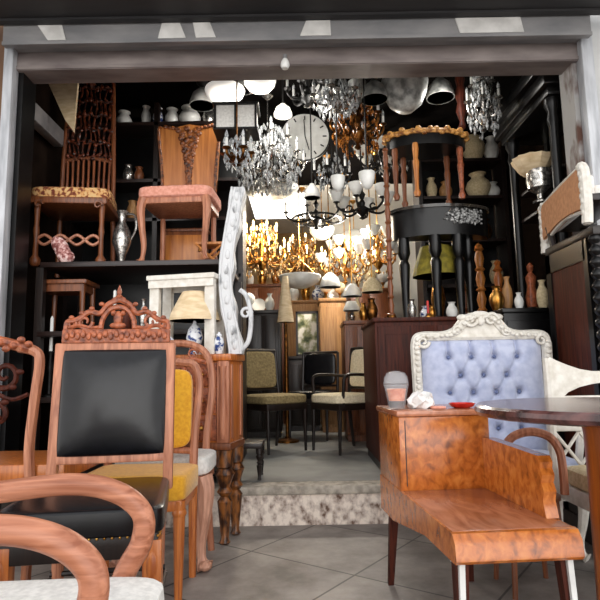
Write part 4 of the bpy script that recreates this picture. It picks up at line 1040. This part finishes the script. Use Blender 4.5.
# ------------------------------------------------------------------ interior chairs and cupboards
def inner_chair(px, d, rz, label, fabric, wd, arms=False, group=None):
    t = thing('dining_chair', label, 'chair', (XP(px, d, .6), d, ZF), rz)
    MB().pad((0, 0, .455), (.48, .46, .09), .35).build('seat', fabric, t)
    MB().span((-.22, -.21, .36), (.22, .21, .42), .008).build('seat_frame', wd, t)
    lean = lambda v: (v.x, v.y + max(0, v.z - .4) * .12, v.z)
    b = MB()
    for s in (-1, 1): b.tube([(s * .2, .2, .4), (s * .2, .2, .9)], .016, 8)
    b.bar((-.2, .2, .9), (.2, .2, .9), .016).bar((-.2, .2, .54), (.2, .2, .54), .013)
    b.warp(lean).build('back_frame', wd, t)
    MB().pad((0, .195, .72), (.36, .05, .34), .3).warp(lean).build('backrest', fabric, t)
    for s in (-1, 1):
        MB().tube([(s * .2, -.19, .38), (s * .2, -.2, 0)], [.02, .012], 8).build('leg', wd, t)
        MB().tube([(s * .2, .2, .4), (s * .2, .25, 0)], [.019, .013], 8).build('leg', wd, t)
        if arms: MB().tube(smooth([(s * .21, .23, .64), (s * .24, .0, .66), (s * .24, -.15, .65), (s * .23, -.17, .55), (s * .21, -.16, .4)], 5), .014, 8).build('arm', wd, t)
inner_chair(274, 5.05, R(38), 'olive-seated dark wooden chair inside the shop, left of the aisle', OLIVE, DARK)
inner_chair(344, 4.95, R(-58), 'cream-seated dark armchair inside the shop, right of the aisle', PALECREAM, DARK, True)
inner_chair(314, 5.9, R(-20), 'black-seated dark chair further back, between the two aisle chairs', LEATHER, DARK)

def cupboard(px0, px1, d, z1, dep, label, m, name='cupboard', cat='cupboard', doors=2, z0=ZF):
    xa, xb = XP(px0, d, (z1 + z0) / 2), XP(px1, d, (z1 + z0) / 2); hx = (xb - xa) / 2; H = z1 - z0
    t = thing(name, label, cat, ((xa + xb) / 2, d + dep / 2, z0))
    MB().span((-hx, -dep / 2 + .01, .06), (hx, dep / 2, H - .04), .004).build('body', m, t)
    MB().span((-hx - .012, -dep / 2 - .01, H - .04), (hx + .012, dep / 2, H), .006).build('cupboard_top', m, t)
    MB().span((-hx + .01, -dep / 2 + .02, 0), (hx - .01, dep / 2, .06)).build('plinth', m, t)
    for k in range(doors):
        a = -hx + .015 + k * (2 * hx - .03) / doors; b2 = a + (2 * hx - .03) / doors - .008
        dd = MB().span((a, -dep / 2 - .004, .09), (b2, -dep / 2 + .012, H - .06), .004).span((a + .03, -dep / 2 - .01, .13), (b2 - .03, -dep / 2 - .003, H - .1), .004).build('door', m, t)
        MB().ball(((b2 - .02) if k == 0 else a + .02, -dep / 2 - .012, H * .5), .01).build('knob', GOLD, dd)
    return (xa, xb, z1)
ca = cupboard(243, 281, 6.0, ZP(310, 6.0, 262), .45, 'dark brown cupboard at the back left of the shop aisle', DARK)
cb = cupboard(321, 347, 6.4, ZP(298, 6.4, 333), .5, 'light oak wardrobe standing at the back of the aisle', TAN, 'wardrobe', 'wardrobe', 1)
cc = cupboard(288, 320, 6.6, ZP(356, 6.6, 304), .5, 'low dark sideboard at the end of the aisle beneath the picture', DARK, 'sideboard', 'sideboard')
cd = cupboard(346, 372, 5.55, ZP(320, 5.5, 358), .5, 'brown wooden dresser half hidden right of the aisle behind the armchair', BROWN, 'dresser', 'dresser')
ce = cupboard(352, 392, 7.2, ZP(288, 7.2, 370), .5, 'brown bookcase cupboard far back on the right of the aisle', BROWN)
cf = cupboard(232, 286, 7.6, ZP(284, 7.6, 258), .5, 'brown wall cupboard far back on the left of the shop', BROWN)
cg = cupboard(287, 350, 8.6, ZP(300, 8.6, 318), .5, 'pale long cupboard against the far tan wall', TAN)
# picture leaning on the sideboard
pz = cc[2]; pa, pb = XP(296, 6.7, 1.3), XP(319, 6.7, 1.3)
t = thing('framed_picture', 'framed green and white flower picture leaning on the low sideboard', 'picture', ((pa + pb) / 2, 6.74, pz))
hw, hh = (pb - pa) / 2, ZP(311, 6.72, 308) - pz
MB().span((-hw, 0, 0), (hw, .03, .025)).span((-hw, 0, hh - .025), (hw, .03, hh)).span((-hw, 0, 0), (-hw + .025, .03, hh)).span((hw - .025, 0, 0), (hw, .03, hh)).build('picture_frame', DARK, t)
MB().span((-hw + .02, .01, .02), (hw - .02, .02, hh - .02)).build('print', noise_mat('flower_print', (60, 74, 40), (222, 218, 206), (9, 9, 7), 4, .38, .56, .6, c3=(150, 150, 110)), t)
# floor lamp with tall cone
t = thing('floor_lamp', 'slim floor lamp with tall pale cone shade left of the aisle', 'lamp', (XP(286, 5.6, 1.2), 5.62, ZF))
zl = ZP(322, 5.6, 286) - ZF; zl2 = ZP(276, 5.6, 286) - ZF
MB().lathe([(.12, 0), (.12, .02), (.03, .04), (.018, .06), (.022, zl * .5), (.016, zl)], seg=16).build('pole', DARKBRASS, t)
MB().lathe([(.085, zl), (.03, zl2), (.02, zl2), (.07, zl)], seg=20).build('lamp_shade', SHADE, t)

def set_on(spot, d, items, what):
    pass
def globe_lamp(px, d, z, label, r, stem_m=GOLD, glass=OPAL):
    t = thing('globe_lamp', label, 'lamp', (XP(px, d, z + r), d, z))
    h = r * 1.3
    MB().lathe([(r * .7, 0), (r * .7, .01), (r * .2, .03), (r * .15, h * .6), (r * .4, h)], seg=14).build('lamp_base', stem_m, t)
    MB().sup((0, 0, h + r * .9), (r, r, r), 1, 1, 18, 10).build('globe', glass, t)
def plate(px, d, z, label, r, m=OPAL):
    t = thing('display_plate', label, 'plate', (XP(px, d, z + r), d, z))
    rot = Matrix.Rotation(R(80), 3, 'X')
    MB().lathe([(r * .5, 0), (r * .6, .004), (r, .02), (r, .024), (r * .55, .01), (.002, .008)], (0, 0.02, r), 24, rot).build('plate_disc', m, t)
    MB().bar((-r * .4, -.01, .0), (-r * .4, .06, r), .005, 6).bar((r * .4, -.01, 0), (r * .4, .06, r), .005, 6).bar((-r * .4, -.02, .006), (r * .4, -.02, .006), .005, 6).build('stand', DARKBRASS, t)
# goods on the cupboards at the back
globe_lamp(249, 6.2, ca[2], 'white globe lamp on the dark brown cupboard, left end', .07)
vase((XP(270, 6.2, ca[2]), 6.15, ca[2]), 'white footed vase on the dark brown cupboard, right of the globe lamp', .055, .2, OPAL)
plate(259, 6.25, ca[2], 'grey-white plate propped between lamp and vase on the dark cupboard', .08)
globe_lamp(326, 6.6, cb[2], 'white globe lamp on the light oak wardrobe, left end', .075)
globe_lamp(340, 6.62, cb[2], 'cream glass globe lamp on the light oak wardrobe, right end', .07, GOLD, CREAM)
plate(333, 6.72, cb[2], 'white plate propped between the two globes on the oak wardrobe', .09)
table_lamp((XP(352, 5.75, cd[2]), 5.75, cd[2]), 'small white pleated lamp on the brown dresser left side', .09, .05, .1, .12, OPAL, SILVER, .035)
vase((XP(364, 5.75, cd[2]), 5.75, cd[2]), 'brass jug-like vase on the brown dresser right side', .05, .2, GOLD)
vase((XP(358, 5.9, cd[2]), 5.9, cd[2]), 'tall pale vase at the rear of the brown dresser', .045, .3, CREAM)
for k, (px, l) in enumerate(((358, 'left white globe lamp on the far right bookcase cupboard'), (370, 'middle white globe lamp on the far right bookcase cupboard'), (383, 'right white globe lamp on the far right bookcase cupboard'))):
    globe_lamp(px, 7.4, ce[2], l, .1 - .01 * k, GOLD, (OPAL, CREAM, OPAL)[k])
for k, (px, r, h, m, l) in enumerate(((238, .07, .28, GOLD, 'brass vase at the left end of the far left cupboard'), (250, .06, .22, OPAL, 'white vase second on the far left cupboard'), (262, .07, .3, GOLD, 'gilded urn third along the far left cupboard'), (276, .06, .24, AMBER, 'amber glass vase at the right end of the far left cupboard'))):
    vase((XP(px, 7.8, cf[2]), 7.8, cf[2]), l, r, h, m)
for k, (px, r, h, m, l) in enumerate(((294, .09, .3, OPAL, 'white urn on the far pale cupboard, left end'), (306, .08, .38, GOLD, 'tall gold vase on the far pale cupboard'), (318, .1, .26, PORC, 'blue and white bowl vase at the middle of the far pale cupboard'), (331, .08, .4, CREAM, 'tall cream vase on the far pale cupboard'), (343, .09, .3, OPAL, 'white jar at the right end of the far pale cupboard'))):
    vase((XP(px, 8.8, cg[2]), 8.8, cg[2]), l, r, h, m, 'urn' if 'urn' in l else ('jar' if 'jar' in l else 'vase'))

# ------------------------------------------------------------------ hanging lights
def hang_root(px, py, d, name, label, cat='lamp', hpx=20):
    c = P(px, py, d)
    while c.z > CEIL - .05 - hpx * .55 * d / FPX: d -= .03; c = P(px, py, d)
    return thing(name, label, cat, (c.x, d, c.z)), CEIL - c.z
def chain(t, top, z0, m, rose=True):
    MB().bar((0, 0, z0), (0, 0, top - .02), .006, 6).build('rod', m, t)
    MB().lathe([(.05, top), (.05, top - .012), (.02, top - .04), (.006, top - .045)][::-1], seg=14).build('ceiling_rose', m, t)
def bowl(px, py, d, rpx, hpx, label, m=OPAL, metal=IRON, up=True, cat='lamp'):
    t, top = hang_root(px, py, d, 'pendant_lamp', label, cat, hpx + (1.6 * rpx if up else 0))
    s = d * 1.08 / FPX; r, h = rpx * s, hpx * s
    if up:
        pr = [(.003, -h / 2), (r * .35, -h * .46), (r * .7, -h * .25), (r * .92, h * .08), (r, h * .42), (r * .98, h / 2), (r * .93, h * .44), (r * .85, h * .08), (r * .6, -h * .2), (.003, -h * .4)]
        MB().lathe(pr, seg=32).build('glass_bowl', m, t)
        for k in range(3):
            a = R(120 * k + 20); MB().bar((r * .96 * math.cos(a), r * .96 * math.sin(a), h * .45), (0, 0, h * .5 + r * .8), .004, 6).build('hanger', metal, t)
        chain(t, top, h * .5 + r * .8, metal)
    else:
        pr = [(r, -h / 2), (r * .98, -h * .3), (r * .75, h * .15), (r * .3, h * .45), (.02, h / 2), (.01, h * .42), (r * .7, h * .08), (r * .93, -h * .3), (r * .96, -h / 2)]
        MB().lathe(pr, seg=32).build('lamp_shade', m, t)
        MB().ball((0, 0, -h * .2), min(r * .3, .035)).build('bulb', OPAL, t)
        chain(t, top, h * .4, metal)
    return t
def chandelier(px, py, d, rpx, hpx, n, label, metal, drops=None, ndrop=0, top_fit='candle', lit=False, shade_m=OPAL, tiers=1, seed=1, ring=False):
    t, top = hang_root(px, py, d, 'chandelier', label, 'chandelier', hpx)
    s = d * 1.05 / FPX; r, h = rpx * s, hpx * s
    MB().lathe([(.004, -h * .5), (.03, -h * .46), (.012, -h * .4), (.05, -h * .3), (.06, -h * .22), (.02, -h * .12), (.03, 0), (.014, h * .1), (.035, h * .25), (.012, h * .35), (.012, h * .5)], seg=14).build('stem', metal, t)
    for tr in range(tiers):
        rr = r * (1 - .42 * tr); zz = -h * .12 + h * .34 * tr; m = n if tr == 0 else max(4, n - 2)
        arm0 = None
        for k in range(m):
            a = 2 * math.pi * (k + .5 * tr + .2) / m
            if arm0 is None:
                q = smooth([(.02, 0, zz), (rr * .35, 0, zz - h * .13), (rr * .7, 0, zz - h * .16), (rr * .97, 0, zz - h * .04), (rr, 0, zz + h * .06)], 4)
                mb = MB().tube(q, [.011] * (len(q)), 6).lathe([(.008, 0), (.032, .012), (.03, .018), (.012, .02)], (rr, 0, zz + h * .06), 10)
                mb.tube(smooth([(rr * .45, 0, zz - h * .13), (rr * .4, 0, zz - h * .02), (rr * .55, 0, zz + h * .02), (rr * .62, 0, zz - h * .05)], 3), .008, 5)
                arm0 = mb.build('arm', metal, t, rz=a)
                z1 = zz + h * .06 + .016
                if top_fit == 'candle':
                    cn = MB().lathe([(.011, z1), (.011, z1 + .07), (.004, z1 + .072)], (rr, 0, 0), 8).build('candle_tube', OPAL, arm0)
                    MB().lathe([(.006, z1 + .07), (.014, z1 + .085), (.011, z1 + .105), (.001, z1 + .13)], (rr, 0, 0), 8).build('bulb', BULB if lit else CRYSTAL, arm0)
                else:
                    MB().lathe([(.02, z1), (.04, z1 + .02), (.06, z1 + .07), (.075, z1 + .11), (.07, z1 + .11), (.05, z1 + .06), (.01, z1 + .012)], (rr, 0, 0), 12).build('lamp_shade', shade_m, arm0)
            else: copy_part(arm0, t, rz=a)
    if ndrop:
        random.seed(seed); cr = MB()
        for i in range(ndrop):
            tt = random.random(); a = random.uniform(0, 2 * math.pi); rr = r * (.95 - .75 * abs(tt - .3) ** .8) * random.uniform(.75, 1.08)
            x, y, z = rr * math.cos(a), rr * math.sin(a), -h * .5 + tt * h * .95
            l = random.uniform(.016, .034); w = l * random.uniform(.3, .5)
            cr.add([(x, y, z + l), (x + w, y, z), (x, y + w, z), (x - w, y, z), (x, y - w, z), (x, y, z - l * 1.2)], [(0, 1, 2), (0, 2, 3), (0, 3, 4), (0, 4, 1), (5, 2, 1), (5, 3, 2), (5, 4, 3), (5, 1, 4)])
        o = cr.build('crystal_drops', drops, t, 10); o['kind'] = 'stuff'
    if ring: MB().tube([(r * .8 * math.cos(i * math.pi / 16), r * .8 * math.sin(i * math.pi / 16), -h * .2) for i in range(32)], .012, 6, closed=True).build('ring', metal, t)
    chain(t, top, h * .48, metal)
    return t
chandelier(268, 158, 4.6, 36, 64, 8, 'large clear crystal chandelier hanging in front of the white clock', SILVER, CRYSTAL, 620, tiers=2, seed=5)
chandelier(357, 120, 4.5, 27, 62, 6, 'amber and dark brass crystal chandelier right of the white clock', DARKBRASS, AMBER, 230, tiers=2, seed=6)
chandelier(337, 97, 4.0, 24, 34, 6, 'smoky crystal chandelier under the lintel above the clock', SILVER, CRYSTAL, 190, seed=7)
chandelier(316, 213, 5.9, 30, 34, 6, 'black iron chandelier silhouetted against the lit ceiling', IRON, None, 0, 'candle', ring=True)
chandelier(362, 203, 4.9, 26, 34, 6, 'black iron chandelier with pale glass shades at the right of the aisle', IRON, None, 0, 'shade')
chandelier(262, 250, 6.4, 26, 52, 9, 'large gilded chandelier low at the back left of the aisle', GOLD, PALEGOLD, 220, lit=True, tiers=2, seed=9)
chandelier(303, 258, 7.1, 22, 40, 8, 'smaller gilded chandelier at the back centre of the aisle', GOLD, PALEGOLD, 160, lit=True, tiers=2)
chandelier(345, 262, 6.6, 24, 44, 6, 'brass chandelier with white glass shades at the back right', GOLD, PALEGOLD, 140, 'shade', tiers=2)
chandelier(378, 252, 5.9, 18, 44, 5, 'narrow brass chandelier with white shades beside the turned post', GOLD, PALEGOLD, 90, 'shade', tiers=2)
chandelier(483, 102, 4.2, 17, 64, 6, 'clear crystal chandelier left of the black cornice', SILVER, CRYSTAL, 210, tiers=2, seed=12)
chandelier(384, 158, 5.5, 24, 40, 6, 'dark iron chandelier behind the gilt stool', IRON, CRYSTAL, 40, 'shade', seed=14)
chandelier(307, 90, 5.3, 16, 30, 6, 'black chandelier high between the smoky crystals and white discs', IRON, None, 0, seed=15)
chandelier(332, 172, 4.75, 18, 36, 6, 'black chandelier just below the clock on the right', IRON, CRYSTAL, 90, 'candle', seed=16)
chandelier(237, 152, 3.72, 14, 30, 5, 'small brass chandelier beside the brown chair back', DARKBRASS, CRYSTAL, 90, seed=17)
bowl(405, 96, 4.2, 22, 32, 'large veined alabaster bowl lamp hanging above the gilt stool', ALAB, DARKBRASS)
bowl(225, 96, 4.3, 19, 13, 'wide white glass dish lamp over the square lantern', OPALGLOW, IRON)
bowl(260, 86, 4.3, 15, 12, 'small white bowl lamp under the lintel right of the dish lamp', OPALGLOW, IRON)
bowl(283, 110, 4.15, 9, 12, 'tiny white cone lamp left of the white clock', OPALGLOW, IRON, False)
bowl(440, 88, 4.4, 13, 20, 'small pale glass lamp right of the alabaster bowl', ALAB, IRON, False)
bowl(374, 90, 4.0, 13, 20, 'frosted grey bell lamp left of the alabaster bowl', ALAB, IRON, False)
bowl(312, 191, 4.5, 8, 14, 'white bell lamp in front of the black iron chandelier', OPAL, IRON, False)
bowl(338, 184, 4.0, 7, 15, 'white tulip lamp right of the white bell lamp', OPAL, IRON)
bowl(367, 181, 3.95, 8, 17, 'white tulip lamp beside the black console, further right than the other tulip lamp', OPAL, IRON)
bowl(202, 97, 4.45, 12, 18, 'pale bell lamp hanging left of the white dish lamp', OPAL, IRON, False)
bowl(270, 192, 5.6, 28, 10, 'broad grey glass dish lamp below the crystal chandelier', ALAB, IRON)
bowl(300, 282, 5.9, 20, 12, 'low white glass dish lamp in front of the gilded chandeliers', OPAL, GOLD)
bowl(354, 238, 7.7, 22, 16, 'broad white dome lamp over the far bookcase', OPAL, GOLD, False)
bowl(330, 280, 6.0, 10, 14, 'white bell lamp hanging above the oak wardrobe', OPAL, GOLD, False)
bowl(372, 285, 5.2, 10, 14, 'cream bell lamp hanging beside the turned post', CREAM, GOLD, False)
bowl(352, 290, 5.45, 9, 12, 'white bell lamp hanging over the brown dresser', OPAL, GOLD, False)
bowl(243, 84, 4.6, 9, 12, 'small opal bell lamp just above the square lantern', OPAL, IRON, False)
bowl(320, 92, 4.4, 8, 14, 'slim white tulip lamp under the lintel above the clock right edge', OPALGLOW, IRON, False)
bowl(357, 88, 4.2, 9, 12, 'small frosted bowl lamp between the smoky crystals and the grey bell lamp', ALAB, IRON)
bowl(478, 92, 4.6, 9, 20, 'tall white bell lamp left of the right-hand crystal chandelier', OPAL, IRON, False)
bowl(508, 118, 5.0, 8, 18, 'pale glass bell lamp right of the right-hand crystal chandelier', OPAL, IRON, False)
bowl(222, 118, 4.9, 10, 14, 'white bell lamp deep behind the square lantern', OPAL, IRON, False)
bowl(322, 234, 6.6, 12, 12, 'milky glass bowl lamp below the black silhouette chandelier', OPAL, GOLD)
# square lantern shade
t, top = hang_root(237, 122, 3.95, 'square_lantern', 'cream square lantern with dark frame left of the crystal chandelier')
MB().span((-.15, -.1, -.09), (.15, .1, .09), .01).build('lamp_shade', WHITEFAB, t)
f = MB()
for sx in (-1, 0, 1): f.span((sx * .15 - .008, -.112, -.1), (sx * .15 + .008, -.098, .1))
f.span((-.17, -.115, .09), (.17, .115, .105)).span((-.165, -.112, -.105), (.165, .112, -.09))
f.build('lantern_frame', IRON, t); chain(t, top, .1, IRON)
# clock
c = P(305, 138, 5.0)
t = thing('hanging_clock', 'big round white clock with black hour marks hanging among the chandeliers', 'clock', (c.x, 5.0, c.z))
rc = 23 * 5.0 * 1.08 / FPX; rot = Matrix.Rotation(R(90), 3, 'X')
MB().lathe([(rc * 1.0, .0), (rc * 1.04, .02), (rc * 1.04, .06), (rc * .98, .07), (rc * .9, .07), (rc * .9, -.0)][::-1], (0, .04, 0), 40, rot).build('clock_case', IRON, t)
MB().lathe([(rc, -.02), (rc, .0), (.002, .001)], (0, -.032, 0), 40, rot).build('dial', OPAL, t)
for k in range(12):
    a = R(30 * k); MB().box((math.sin(a) * rc * .82, -.036, math.cos(a) * rc * .82), (rc * .05, .006, rc * .16), Matrix.Rotation(a, 3, 'Y')).build('hour_mark', BLACKW, t)
for a, l in ((R(-3), .74), (R(165), .62)): MB().box((math.sin(a) * rc * l / 2, -.042, math.cos(a) * rc * l / 2), (rc * .035, .005, rc * l), Matrix.Rotation(a, 3, 'Y')).build('hand', BLACKW, t)
MB().bar((0, .02, rc), (0, .02, CEIL - c.z), .012).tube(smooth([(-.16, .02, rc + .02), (-.1, .02, rc + .07), (0, .02, rc + .09), (.1, .02, rc + .07), (.16, .02, rc + .02)], 4), .018, 8).build('bracket', IRON, t)

# dark carved panel / hanging wooden spindle at upper right
t, top = hang_root(461, 100, 4.25, 'newel_post', 'dark red turned newel post hanging below the lintel right of the lamps', 'post')
MB().lathe([(.01, -.26), (.03, -.23), (.02, -.18), (.045, -.1), (.03, -.02), (.05, .05), (.028, .12), (.04, .18), (.03, .24), (.01, .26)], seg=14).build('shaft', REDWOOD, t); chain(t, top, .25, IRON)

# ------------------------------------------------------------------ light
W = bpy.data.worlds.new('sky'); bpy.context.scene.world = W; W.use_nodes = True
nt = W.node_tree; bg = nt.nodes['Background']
tc = nt.nodes.new('ShaderNodeTexCoord'); sx = nt.nodes.new('ShaderNodeSeparateXYZ'); cr = nt.nodes.new('ShaderNodeValToRGB')
e = cr.color_ramp.elements; e[0].position = .25; e[0].color = (.2, .19, .18, 1); e[1].position = .42; e[1].color = (1.3, 1.26, 1.22, 1)
for p_, c_ in ((.5, (1.5, 1.48, 1.46, 1)), (.75, (1, 1.02, 1.06, 1))): x = e.new(p_); x.color = c_
mp = nt.nodes.new('ShaderNodeMath'); mp.operation = 'MULTIPLY_ADD'; mp.inputs[1].default_value = .5; mp.inputs[2].default_value = .5
nt.links.new(tc.outputs['Generated'], sx.inputs[0]); nt.links.new(sx.outputs['Z'], mp.inputs[0]); nt.links.new(mp.outputs[0], cr.inputs[0]); nt.links.new(cr.outputs[0], bg.inputs[0])
bg.inputs[1].default_value = 1.35
PENDFILL = ((225, 96, 4.3, 7), (260, 86, 4.3, 7), (283, 110, 4.3, 7), (320, 92, 4.4, 6), (440, 88, 4.4, 6))  # added fill lights at the pendants, for the dark zone under the lintel
def lamp(kind, name, loc, energy, col, size=.3, rot=None, parent=None):
    l = bpy.data.lights.new(name, kind); l.energy = energy; l.color = col
    if kind == 'AREA': l.shape = 'DISK'; l.size = size
    elif kind == 'SUN': l.angle = size
    else: l.shadow_soft_size = size
    o = bpy.data.objects.new(name, l); C.objects.link(o); o.location = loc
    if rot: o.rotation_euler = rot
    return o
lamp('POINT', 'lamp_light', (P(262, 250, 6.4).x, 6.1, P(262, 250, 6.4).z + .25), 55, (1, .86, .66), .12)
lamp('POINT', 'lamp_light', (P(345, 262, 6.3).x, 6.0, P(345, 262, 6.3).z + .3), 110, (1, .93, .82), .12)
for px, py, d, e_ in PENDFILL:
    d = min(d, 4.1) if py < 100 else d; p = P(px, py, d); lamp('POINT', 'pendant_fill', (p.x, d - .02, p.z - .12), e_, (1, .96, .9), .08)
lamp('SUN', 'daylight', (0, -2, 5), 1.7, (1, .98, .95), R(60), (R(80), 0, R(6)))

cam = bpy.data.cameras.new('camera'); co = bpy.data.objects.new('camera', cam); C.objects.link(co)
cam.sensor_width = 36; cam.lens = 36 * FPX / 600; cam.clip_start = .05
co.matrix_world = Matrix.Translation(CAMP) @ CM.to_4x4()
bpy.context.scene.camera = co
vs = bpy.context.scene.view_settings
vs.view_transform = 'Standard'; vs.look = 'None'; vs.gamma = 1; vs.exposure = -0.12; vs.use_curve_mapping = False
